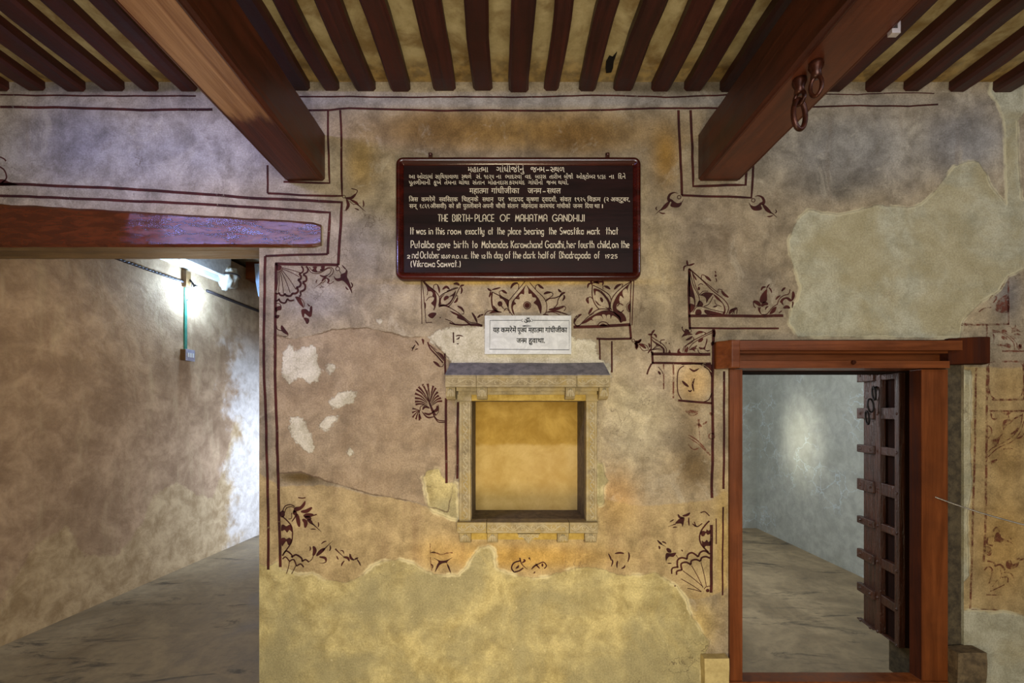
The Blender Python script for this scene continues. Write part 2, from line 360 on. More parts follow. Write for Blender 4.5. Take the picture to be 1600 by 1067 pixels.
PATCH = [[(1247,526),(1232,505),(1236,478),(1246,468),(1250,450),(1243,425),(1234,400),(1232,375),(1245,345),(1262,327),(1285,333),(1310,335),(1345,328),(1370,320),(1390,322),(1420,325),(1440,318),(1455,305),(1475,280),(1490,260),(1510,252),(1528,252),(1540,268),(1548,290),(1560,305),(1572,318),(1570,250),(1568,190),(1560,165),(1545,145),(1550,130),(1600,130),(1604,170),(1590,190),(1592,260),(1596,310),(1620,320),(1640,400),(1610,415),(1590,425),(1575,432),(1560,455),(1535,470),(1520,485),(1505,500),(1500,528)],
 [(1505,578),(1518,578),(1516,700),(1519,760),(1511,800),(1514,900),(1500,915)], [(1480,955),(1497,955),(1520,952),(1545,957),(1570,955),(1600,962),(1700,960),(1700,1150),(1480,1150)]]
Z6 = lambda p: zf(400,380,1.975,p)
WHITE = [Z6([(78,400),(85,340),(105,310),(120,335),(150,320),(175,315),(190,330),(188,370),(205,390),(190,425),(165,435),(140,415),(120,420),(100,435)]),
 Z6([(215,375),(235,368),(245,385),(225,410)]), Z6([(225,490),(250,465),(290,455),(315,462),(300,490),(260,505),(235,510)]),
 Z6([(195,560),(215,540),(255,530),(255,540),(220,580),(200,575)]), Z6([(105,540),(125,535),(150,545),(160,575),(175,600),(180,640),(165,650),(135,625),(110,595),(103,565)]),
 Z6([(280,640),(290,628),(303,645),(290,660)]), Z6([(373,238),(385,233),(395,243),(380,250)]),
 zf(640,420,3.81,[(115,405),(170,365),(260,345),(440,345),(500,400),(960,400),(985,420),(1100,420),(1115,500),(1130,540),(1190,560),(1200,640),(1100,600),(300,600),(240,550),(205,500),(180,470),(125,440)])]
OCHRE = [[(380,735),(405,740),(440,760),(470,760),(500,758),(540,764),(580,774),(610,777),(640,784),(660,790),(690,800),(715,806),(940,780),(1000,790),(1060,787),(1110,780),(1137,765),(1137,920),(1100,935),(1000,930),(700,920),(380,920)],
 [(1504,574),(1620,574),(1700,574),(1700,965),(1500,960)]]
PINK = [[(428,522),(460,530),(485,525),(520,515),(570,512),(610,520),(640,528),(670,525),(700,560),(712,640),(712,740),(700,800),(640,782),(580,772),(540,760),(500,748),(470,737),(432,740)]]
BLOBS = [  # cx cy rx ry colour strength : stains and washes of the old paint
 (200,235,330,90,(158,154,146),1.0),(110,215,90,80,(126,124,130),.7),(330,230,110,60,(168,164,154),.7),
 (800,205,330,42,(140,110,58),.95),(680,200,90,40,(108,82,42),.8),(900,215,80,35,(112,84,42),.8),(565,255,30,60,(162,134,76),.8),(1040,245,28,60,(140,106,44),.9),
 (800,158,700,14,(150,146,140),.8),(575,370,60,80,(140,132,116),.8),(500,470,70,40,(140,134,126),.8),(1110,400,90,110,(138,124,104),.8),(1030,420,30,90,(176,160,124),.7),
 (820,470,180,35,(184,166,136),.9),(1080,650,20,60,(140,118,84),.5),(1085,730,40,45,(98,80,52),.9),(990,660,60,90,(194,182,148),.9),(1040,580,60,40,(196,178,150),.8),(965,780,40,60,(176,136,76),.6),
 (1330,230,200,80,(146,144,138),.9),(1180,250,60,60,(146,138,122),.7),(1520,220,80,70,(138,138,138),.8),(1310,290,70,30,(104,100,92),.7),(1180,450,60,50,(122,112,98),.8),
 (470,745,55,14,(92,72,32),.95),(415,600,12,300,(132,122,104),.9),(820,870,160,25,(186,140,44),.95),(690,860,50,30,(196,156,88),.6),(1090,975,40,50,(188,164,104),.9),(1130,850,14,120,(158,132,78),.9),
 (1575,460,30,50,(112,108,108),.8),(1520,650,20,90,(150,138,108),.8),(1575,700,50,90,(126,88,46),.8),(1570,850,60,110,(158,116,60),.9),(1580,600,40,40,(150,120,84),.8),(810,440,205,7,(196,160,74),.9),(1085,597,34,38,(198,166,112),.85),(150,138,260,14,(92,88,86),.75),(1050,138,130,14,(72,64,52),.75)]
T = 0.34
OPL, OPT = 405, 386                       # left opening: right edge, top edge
DX0, DX1, DY0 = 1138, 1506, 531           # doorway hole
NX0, NX1, NY0, NY1 = 737, 916, 626, 815   # niche hole
def build_wall():
    xs = sorted(set(np.round(np.arange(-300, 1836, 4.0)).tolist()+[OPL, DX0, DX1, NX0, NX1]))
    ys = sorted(set(np.round(np.arange(126, 1109, 4.0)).tolist()+[OPT, DY0, NY0, NY1, 1108.6]))
    X, Y = np.meshgrid(xs, ys); nx, ny = len(xs), len(ys)
    co = np.stack([(X-VX)*S, np.zeros_like(X), EYE+(VY-Y)*S], -1).reshape(-1, 3)
    idx = np.arange(nx*ny).reshape(ny, nx)
    cx = (X[:-1, :-1]+X[1:, 1:])/2; cy = (Y[:-1, :-1]+Y[1:, 1:])/2
    hole = ((cx < OPL) & (cy > OPT)) | ((cx > DX0) & (cx < DX1) & (cy > DY0)) | ((cx > NX0) & (cx < NX1) & (cy > NY0) & (cy < NY1))
    a, b, c, d = idx[:-1, :-1][~hole], idx[1:, :-1][~hole], idx[1:, 1:][~hole], idx[:-1, 1:][~hole]
    quads = np.stack([a, b, c, d], 1)
    used = np.unique(quads); remap = np.full(nx*ny, -1); remap[used] = np.arange(len(used))
    co = co[used]; quads = remap[quads]; px = X.reshape(-1)[used]; py = Y.reshape(-1)[used]
    verts = co.tolist(); faces = quads.tolist()
    # returns of the openings and the back face
    ex = []; PX = []
    def q(p4, pxs):
        i = len(verts)
        for p in p4: verts.append(p)
        faces.append([i, i+1, i+2, i+3]); PX.extend(pxs)
    w3 = lambda x, yy, y: ((x-VX)*S, y, EYE+(VY-yy)*S)
    def ret(x0, y0, x1, y1, dep): q([w3(x0,y0,0), w3(x1,y1,0), w3(x1,y1,dep), w3(x0,y0,dep)], [(x0,y0),(x1,y1),(x1,y1),(x0,y0)])
    ret(OPL, OPT, OPL, 1108.6, T); ret(-300, OPT, OPL, OPT, 0.16)
    ret(DX0, 1108.6, DX0, DY0, T); ret(DX0, DY0, DX1, DY0, T); ret(DX1, DY0, DX1, 1108.6, T)
    def back(x0, x1, y0, y1, dep=T): q([w3(x0,y0,dep), w3(x1,y0,dep), w3(x1,y1,dep), w3(x0,y1,dep)], [(x0,y0),(x1,y0),(x1,y1),(x0,y1)])
    back(-300, OPL, 126, OPT, 0.16); back(OPL, DX0, 126, 1108.6); back(DX0, DX1, 126, DY0); back(DX1, 1836, 126, 1108.6)
    px = np.concatenate([px, [p[0] for p in PX]]); py = np.concatenate([py, [p[1] for p in PX]])
    me = bpy.data.meshes.new('wall_back'); me.from_pydata(verts, [], faces)
    def fattr(name, polys):
        d = np.full(px.shape, 1e9)
        for p in polys: d = np.minimum(d, sdf(p, px, py))
        at = me.attributes.new(name, 'FLOAT', 'POINT'); at.data.foreach_set('value', np.clip(d, -300, 300).astype(np.float32))
    fattr('cream', CREAM); fattr('patch', PATCH); fattr('white', WHITE); fattr('ochre', OCHRE); fattr('pink', PINK)
    col = np.tile(np.array(lin(156, 142, 116))[:3], (len(px), 1))
    for cx, cy, rx, ry, cc, s in BLOBS:
        k = np.exp(-0.5*(((px-cx)/(rx*0.62))**2+((py-cy)/(ry*0.62))**2)**1.3)*s
        col = col*(1-k[:, None])+np.array(lin(cc))[:3]*k[:, None]
    at = me.attributes.new('tint', 'FLOAT_COLOR', 'POINT')
    at.data.foreach_set('color', np.concatenate([col, np.ones((len(px), 1))], 1).astype(np.float32).ravel())
    me.materials.append(M['wall'])
    o = bpy.data.objects.new('wall_back', me); COL.objects.link(o); o['kind'] = 'structure'
    return o
WALL = build_wall(); WP['wall_back'] = Vector((0, 0, 0))

# ------------------------------------------------------------------ rest of the shell
def struct(name, bm, m):
    o = obj(name, bm, m); o['kind'] = 'structure'; return o
bm = bmesh.new(); box(bm, -3.6, 3.6, -5.6, 4.6, -0.1, 0.0); struct('floor', bm, M['floor'])
CZ = EYE+(VY-128)*S
bm = bmesh.new(); box(bm, -3.3, 3.3, -4.5, 0.0, CZ, CZ+0.1); struct('ceiling', bm, M['ceil'])
bm = bmesh.new(); box(bm, -3.36, -3.26, -4.5, 0.0, 0, CZ); struct('wall_left', bm, M['dull'])
bm = bmesh.new(); box(bm, 3.14, 3.24, -4.5, 0.0, 0, CZ); struct('wall_right', bm, M['dull'])
# corridor wall, slightly askew
def corr_x(y): return -3.049+0.0857*y
def build_corridor_wall():
    us = np.linspace(0.16, 4.2, 130); vs = np.linspace(0, 2.95, 90)
    U, V = np.meshgrid(us, vs); co = np.stack([corr_x(U), U, V], -1).reshape(-1, 3)
    nx = len(us); faces = [[j*nx+i, j*nx+i+1, (j+1)*nx+i+1, (j+1)*nx+i] for j in range(len(vs)-1) for i in range(nx-1)]
    verts = co.tolist(); b = len(verts)
    for (y, zz) in ((0.16, 0), (4.2, 0), (4.2, 2.95), (0.16, 2.95)): verts.append((corr_x(y)-0.2, y, zz))
    faces.append([b+3, b+2, b+1, b])
    me = bpy.data.meshes.new('wall_corridor'); me.from_pydata(verts, [], faces)
    u = np.concatenate([U.ravel(), np.full(4, 9.0)]); v = np.concatenate([V.ravel(), np.full(4, 9.0)])
    # repaired plaster near the floor and at the far end (outlines in metres along the wall)
    polys = [[(0.2,-.2),(0.2,.10),(0.55,.22),(0.75,.55),(0.95,.62),(1.05,.40),(1.3,.30),(1.5,.48),(1.62,.70),(1.85,.78),(2.1,.62),(2.3,.55),(2.45,.85),(2.62,1.3),(2.8,1.75),(4.2,1.9),(4.2,-.2)]]
    d = np.full(u.shape, 9.0)
    for p in polys: d = np.minimum(d, sdf(p, u, v))
    at = me.attributes.new('cream', 'FLOAT', 'POINT'); at.data.foreach_set('value', d.astype(np.float32))
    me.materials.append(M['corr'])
    o = bpy.data.objects.new('wall_corridor', me); COL.objects.link(o); o['kind'] = 'structure'
build_corridor_wall()
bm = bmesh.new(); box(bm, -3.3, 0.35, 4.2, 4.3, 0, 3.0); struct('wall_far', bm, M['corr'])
bm = bmesh.new(); box(bm, -3.3, 3.3, 0.0, 4.3, 3.0, 3.1)
struct('ceiling_rear', bm, M['dull'])
bm = bmesh.new(); box(bm, 0.35, 0.45, T, 4.2, 0, 3.0); struct('wall_light_block', bm, M['sideroom'])  # unseen divider added to keep light from crossing between the rooms
bm = bmesh.new(); box(bm, 3.0, 3.1, T, 3.4, 0, 3.0); struct('wall_side', bm, M['sideroom'])
bm = bmesh.new(); box(bm, 0.45, 3.1, 3.3, 3.4, 0, 3.0); struct('wall_end', bm, M['sideroom'])
# stone return right of the door frame
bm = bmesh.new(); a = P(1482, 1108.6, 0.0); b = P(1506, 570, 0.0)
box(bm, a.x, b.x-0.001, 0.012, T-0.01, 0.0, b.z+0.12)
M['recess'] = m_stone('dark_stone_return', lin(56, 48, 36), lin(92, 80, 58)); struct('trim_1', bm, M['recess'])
# ------------------------------------------------------------------ ceiling joists
JW = [(-17,13),(43,71),(103,134),(160,193),(222,248),(281,308),(340,367),(399,426),(459,484.5),(505,528.7),(556,586.4),(612,641.5),(677,711),(739,768),(796,825.6),(851,873),(904,929),(958,987.5),(1018,1045.6),(1069.4,1096.7),(1124,1151),(1181,1208),(1235,1262),(1290,1316),(1353,1379.5),(1411,1436),(1482,1508),(1551,1581.6)]
def ordinal(k): return ['first','second','third','fourth','fifth','sixth','seventh','eighth','ninth','tenth','eleventh','twelfth'][k]
for i, (a, b) in enumerate(JW):
    x0, x1 = (a-VX)*S, (b-VX)*S; zb = EYE+(VY-145-random.uniform(-1.5, 1.5))*S
    bm = bmesh.new(); n = 26; rings = []
    wv = random.uniform(0, 6)
    for k in range(n+1):
        y = 0.012-k/n*2.6; j = 0.0035*math.sin(k*0.9+wv)+random.uniform(-0.0015, 0.0015); j2 = random.uniform(-0.0025, 0.0025)
        r = 0.012; c0, c1 = x0+j, x1+j
        if k == 0: zz = zb+0.006
        else: zz = zb+j2
        rings.append([bm.verts.new(p) for p in ((c0, y, CZ+0.01), (c0-0.002, y, zz+r), (c0+r*0.8, y, zz), (c1-r*0.8, y, zz), (c1+0.002, y, zz+r), (c1, y, CZ+0.01))])
    for A, B in zip(rings, rings[1:]):
        for q in range(5): bm.faces.new((A[q], A[q+1], B[q+1], B[q]))
        bm.faces.new((A[5], A[0], B[0], B[5]))
    bm.faces.new(rings[0][::-1]); bm.faces.new(rings[-1]); bmesh.ops.recalc_face_normals(bm, faces=bm.faces[:])
    o = obj('ceiling_joist', bm, M['joist'])
    if i <= 5: lab = 'dark ceiling joist left of the left beam, %s counted from the left picture edge' % ordinal(i)
    elif i <= 7: lab = 'dark ceiling joist above the left beam, %s of the two' % ('left' if i == 6 else 'right')
    elif i <= 19: lab = 'red brown ceiling joist between the two big beams, %s from the left beam' % ordinal(i-8)
    elif i <= 22: lab = 'dark ceiling joist above the right beam, %s of the three from the left' % ordinal(i-20)
    else: lab = 'dark ceiling joist right of the right beam, %s to the right of that beam' % ordinal(i-23)
    tag(o, lab, 'joist', 'joists under the ceiling boards')

# ------------------------------------------------------------------ the two big beams
def big_beam(px0, px1, under_mats, label):
    x0, x1 = (px0-VX)*S, (px1-VX)*S; z0, z1 = EYE+(VY-283)*S, EYE+(VY-211)*S
    t = thing('ceiling_beam', ((x0+x1)/2, 0, z0), label, 'beam', 'large ceiling beams')
    bm = bmesh.new(); ys = [0.02]+[-0.02-0.1*k for k in range(26)]; rings = []
    c = 0.011
    for k, y in enumerate(ys):
        j = random.uniform(-0.002, 0.002); j2 = random.uniform(-0.002, 0.002)
        rings.append([bm.verts.new(p) for p in ((x0+j, y, z1), (x0+j, y, z0+c+j2), (x0+c+j, y, z0+j2), (x1-c+j, y, z0+j2), (x1+j, y, z0+c+j2), (x1+j, y, z1))])
    for A, B in zip(rings, rings[1:]):
        ym = B[0].co.y
        for q in range(6):
            f = bm.faces.new((A[q], A[(q+1) % 6], B[(q+1) % 6], B[q]))
    bm.faces.new(rings[0][::-1]); bm.faces.new(rings[-1]); bmesh.ops.recalc_face_normals(bm, faces=bm.faces[:])
    obj('timber', bm, M['beam'], t)
    # moulded bead along both lower edges
    bm = bmesh.new()
    for x in (x0+0.013, x1-0.013):
        tube(bm, [(x+random.uniform(-.001, .001), y, z0+0.001) for y in ys[1:]], 0.0055, 6)
    obj('edge_bead', bm, under_mats[1], t)
    return t, x0, x1, z0
n = NT('tan_beam_underside'); g = n.noise(34, 8, 0.68, stretch=(1, 0.045, 1), dist=0.5)  # tan grain on the underside, red brown toward the wall
c0 = n.mix(n.ramp(g, 0.3, 0.7), lin(128, 82, 48), lin(186, 142, 104))
c0 = n.mix(n.ramp(g, 0.66, 0.72, 0, 0.85), c0, lin(70, 38, 22))
red = n.mix(n.ramp(g, 0.3, 0.7), RED_A, RED_B)
py = n.math('ADD', n.sep(n.geo)[1], n.math('MULTIPLY', n.math('SUBTRACT', n.noise(30, 4, stretch=(1, 0.3, 1)), 0.5), 0.22))
c0 = n.mix(n.ramp(py, -0.42, -0.50), red, c0)
M['worn'] = n.fin(c0, 0.42, n.bump(g, 0.4, 0.006), 0.5)
bl, lx0, lx1, lz = big_beam(446, 507.5, (M['worn'], M['beam']), 'big painted ceiling beam on the left with a bare worn underside')
bm = bmesh.new(); v = []
for k in range(26):
    y = -0.03-0.1*k; v.append((bm.verts.new((lx0+0.018, y, lz-0.0035)), bm.verts.new((lx1-0.018, y, lz-0.0035)), bm.verts.new((lx1-0.014, y, lz+0.001)), bm.verts.new((lx0+0.014, y, lz+0.001))))
for A, B in zip(v, v[1:]):
    for q in range(4): bm.faces.new((A[q], A[(q+1) % 4], B[(q+1) % 4], B[q]))
bm.faces.new(v[0][::-1]); bm.faces.new(v[-1]); bmesh.ops.recalc_face_normals(bm, faces=bm.faces[:])
tag(obj('underside_board', bm, M['worn'], bl), 'bare worn underside, painted near the wall')
M['beam_lit'] = m_wood('lit_red_brown_beam', lin(84, 40, 24), lin(114, 60, 38), 0.34, 'y', 0.12)  # lighter copy of the beam colour for its lit underside
br, rx0, rx1, rz = big_beam(1091, 1155.5, (M['beam'], M['beam']), 'big red brown ceiling beam on the right carrying iron rings')
bm = bmesh.new(); v = []
for k in range(26):
    y = -0.03-0.1*k; v.append((bm.verts.new((rx0+0.018, y, rz-0.0035)), bm.verts.new((rx1-0.018, y, rz-0.0035)), bm.verts.new((rx1-0.014, y, rz+0.001)), bm.verts.new((rx0+0.014, y, rz+0.001))))
for A, B in zip(v, v[1:]):
    for q in range(4): bm.faces.new((A[q], A[(q+1) % 4], B[(q+1) % 4], B[q]))
bm.faces.new(v[0][::-1]); bm.faces.new(v[-1]); bmesh.ops.recalc_face_normals(bm, faces=bm.faces[:])
obj('underside_board', bm, M['beam_lit'], br)

# iron rings hung from the right beam: eye, link and long link
def hang_ring(px, py, label, links, s=1.0, yaw=0.5, rust=M['iron']):
    k = (EYE+0)  # solve the depth at which the underside meets this pixel
    f = (rz-EYE)/(S*(VY-py)); y = (f-1)*D; x = (px-VX)*S*f
    t = thing('iron_ring', (x, y, rz-0.003), label, 'ring', 'iron rings under the right beam')
    bm = bmesh.new(); lathe(bm, [(0.0, 0.0), (0.020*s, 0.0), (0.022*s, -0.012*s), (0.014*s, -0.03*s), (0.016*s, -0.046*s), (0.0, -0.05*s)], (x, y, rz-0.003), 'Z', 12)
    obj('staple', bm, rust, t, True)
    zc = rz-0.05*s; bx = Vector((math.cos(yaw), math.sin(yaw), 0)); by = Vector((-math.sin(yaw), math.cos(yaw), 0))
    for i, (rw, rh, th) in enumerate(links):
        ax = bx if i % 2 else by
        c = Vector((x, y, zc-rh+th*0.6)); pts = []
        for q in range(28):
            a = 2*math.pi*q/28; pts.append(c+ax*math.cos(a)*rw+Vector((0, 0, 1))*math.sin(a)*rh)
        bm = bmesh.new(); tube(bm, pts, th, 8, False, True); obj('link', bm, rust, t, True)
        zc = zc-2*rh+2.2*th
    return t
hang_ring(1249, 122, 'long oval iron ring on a link, hanging nearer the wall under the right beam', [(0.017, 0.02, 0.0065), (0.027, 0.047, 0.008)], 1.0, 0.35)
hang_ring(1275, 96, 'short iron ring beside the long one, close to the beam edge', [(0.016, 0.03, 0.006)], 1.0, 0.6)
# clear clip at the beam's edge near the top of the picture
f = (rz-EYE)/(S*(VY-46)); y = (f-1)*D; x = rx1
t = thing('beam_clip', (x, y, rz), 'small shiny clip at the lower edge of the right beam near the ceiling', 'clip')
bm = bmesh.new(); box(bm, x-0.012, x+0.012, y-0.008, y+0.008, rz-0.016, rz-0.003); bevel(bm, 0.003); obj('cup', bm, M['glassy'], t)
bm = bmesh.new(); box(bm, x+0.004, x+0.012, y-0.008, y+0.008, rz-0.003, rz+0.045); bevel(bm, 0.002); obj('stem', bm, M['glassy'], t)

# ------------------------------------------------------------------ lintel beam over the left opening
lt = thing('lintel_beam', tuple(P(300, 386, -0.012)), 'thick red brown lintel beam over the left opening, shining blue at its right end', 'beam')
bm = bmesh.new(); n = 60; rings = []
from mathutils import noise as _ns
for k in range(n+1):
    px = -290+(501-(-290))*k/n
    top = 317.5+max(0, px)*0.0575; bot = 385.5-max(0, px-430)*0.0
    if k == n: top += 4; bot -= 3
    j = _ns.noise(Vector((px*0.03, 0, 0)))*1.6; a = P(px, top+j, -0.012); b = P(px, bot+j*0.5, -0.012)
    dy = _ns.noise(Vector((px*0.02, 5, 0)))*0.003
    rings.append([bm.verts.new(p) for p in ((a.x, -0.004+dy, a.z), (a.x, -0.012+dy, a.z-0.012), (b.x, -0.014+dy, b.z+0.012), (b.x, -0.006+dy, b.z), (b.x, 0.158, b.z), (a.x, 0.158, a.z))])
for A, B in zip(rings, rings[1:]):
    for q in range(6):
        fc = bm.faces.new((A[q], B[q], B[(q+1) % 6], A[(q+1) % 6])); fc.material_index = 1 if q == 3 else 0
bm.faces.new(rings[0][::-1]); bm.faces.new(rings[-1]); bmesh.ops.recalc_face_normals(bm, faces=bm.faces[:])
n = NT('glossy_hewn_lintel_paint'); g = n.noise(30, 7, 0.68, stretch=(0.25, 1, 1), dist=0.8); h = n.noise(110, 4, 0.6, stretch=(0.6, 1, 1))
c0 = n.mix(n.ramp(g, 0.3, 0.7), lin(62, 25, 11), lin(92, 42, 18))
px = n.sep(n.geo)[0]; amt = n.ramp(px, -2.0, -1.2, 0.12, 1.0)
hh = n.math('MULTIPLY', n.math('ADD', g, n.math('MULTIPLY', h, 0.55)), amt)
M['lintel'] = n.fin(c0, 0.1, n.bump(hh, 0.55, 0.011), 1.0)
o = obj('timber', bm, [M['lintel'], M['under']], lt)

# ------------------------------------------------------------------ sign board
def rrect(x0, x1, z0, z1, r, n=6):
    pts = []
    for cx, cz, a0 in ((x1-r, z1-r, 0), (x0+r, z1-r, 90), (x0+r, z0+r, 180), (x1-r, z0+r, 270)):
        for k in range(n+1):
            a = math.radians(a0+90*k/n); pts.append((cx+r*math.cos(a), cz+r*math.sin(a)))
    return pts
FY = -0.042
a = P(617.5, 436, FY); b = P(1002.5, 243.5, FY)
sb = thing('sign_board', ((a.x+b.x)/2, 0, a.z), 'dark varnished wooden sign board with cream lettering, hung between the two beams', 'sign')
prof = [(0.0, -0.004), (0.0, FY+0.012), (0.006, FY+0.002), (0.014, FY), (0.022, FY+0.004), (0.027, FY+0.010), (0.034, FY+0.012), (0.036, FY+0.022)]
bm = bmesh.new(); loops = []
for d, y in prof:
    loops.append([bm.verts.new((p[0], y, p[1])) for p in rrect(a.x+d, b.x-d, a.z+d, b.z-d, max(0.034-d, 0.004))])
for A, B in zip(loops, loops[1:]):
    for k in range(len(A)): bm.faces.new((A[k], A[(k+1) % len(A)], B[(k+1) % len(A)], B[k]))
bmesh.ops.recalc_face_normals(bm, faces=bm.faces[:])
obj('frame', bm, M['sign'], sb, True)
PYF = FY+0.018
bm = bmesh.new(); box(bm, a.x+0.03, b.x-0.03, PYF, -0.004, a.z+0.03, b.z-0.03); obj('panel', bm, M['panel'], sb)
for px in (672, 950):
    c = P(px, 243, -0.02); bm = bmesh.new(); box(bm, c.x-0.009, c.x+0.009, -0.012, -0.002, c.z-0.02, c.z+0.018); bevel(bm, 0.003)
    lathe(bm, [(0.0, -0.008), (0.006, -0.006), (0.006, 0.0)], (c.x, -0.012, c.z+0.01), 'Y', 8); obj('hanging_plate', bm, M['iron'], sb)

# --- lettering: Indic words from the built-in font, Latin words drawn with a round pen
GC = {}
def glyph(ch):
    if ch in GC: return GC[ch]
    def mk(s):
        c = bpy.data.curves.new('g', 'FONT'); c.body = s; c.resolution_u = 3
        o = bpy.data.objects.new('g', c); COL.objects.link(o); bpy.context.view_layer.update()
        me = o.to_mesh(); v = [tuple(p.co) for p in me.vertices]; f = [tuple(p.vertices) for p in me.polygons]
        o.to_mesh_clear(); bpy.data.objects.remove(o); bpy.data.curves.remove(c); return v, f
    v, f = mk(ch); v2, _ = mk(ch+'|'*8)
    adv = max(p[0] for p in v2)-0.168-7*BAR
    GC[ch] = (v, f, adv); return GC[ch]
def _barw():
    c = bpy.data.curves.new('g', 'FONT'); o = bpy.data.objects.new('g', c); COL.objects.link(o); r = []
    for s in ('|', '||'):
        c.body = s; bpy.context.view_layer.update(); me = o.to_mesh(); r.append(max(p.co.x for p in me.vertices)); o.to_mesh_clear()
    bpy.data.objects.remove(o); bpy.data.curves.remove(c); return r[1]-r[0]
BAR = _barw()
def indic_word(bm, word, place, x0, x1):
    """glyphs in visual order; '~' cuts the right stem off the glyph before it (half form), '^' adds the slanted r below"""
    items = []; pen = 0.0; i = 0
    while i < len(word):
        ch = word[i]; nxt = word[i+1] if i+1 < len(word) else ''
        v, f, adv = glyph(ch)
        cut = None
        if nxt == '~':
            mx = max(p[0] for p in v); cut = mx-(0.115 if ord(ch) < 0xA80 else 0.10); i += 1
        items.append((v, f, pen, cut))
        pen0 = pen; pen += (cut+0.01 if cut else adv)
        if i+1 < len(word) and word[i+1] == '^':
            q = [(pen0+adv*.55, .26, 0), (pen0+adv*.62, .20, 0), (pen0+adv*.22, -.06, 0), (pen0+adv*.16, -.01, 0)]
            items.append((q, [(0, 3, 2, 1)], 0.0, None)); i += 1
        i += 1
    allx = [p[0]+pn for v, f, pn, c in items for p in v if not (c and p[0] > c)]
    mn, mxx = min(allx), max(allx); sc = (x1-x0)/max(mxx-mn, 1e-6)
    for v, f, pn, c in items:
        tmp = bmesh.new(); vs = [tmp.verts.new(p) for p in v]
        for q in f:
            try: tmp.faces.new([vs[k] for k in q])
            except ValueError: pass
        if c:
            bmesh.ops.bisect_plane(tmp, geom=tmp.verts[:]+tmp.edges[:]+tmp.faces[:], plane_co=(c, 0, 0), plane_no=(1, 0, 0), clear_outer=True)
        mp = {}
        for p in tmp.verts: mp[p] = bm.verts.new(place(x0+(p.co.x+pn-mn)*sc, p.co.y))
        for q in tmp.faces:
            try: bm.faces.new([mp[p] for p in q.verts])
            except ValueError: pass
        tmp.free()
def arc(cx, cy, rx, ry, a0, a1, n=9):
    return [(cx+rx*math.cos(math.radians(a0+(a1-a0)*k/n)), cy+ry*math.sin(math.radians(a0+(a1-a0)*k/n))) for k in range(n+1)]
XH = 0.60
def _o(w=0.4): return arc(w/2, XH/2, w/2, XH/2, 0, 360, 14)
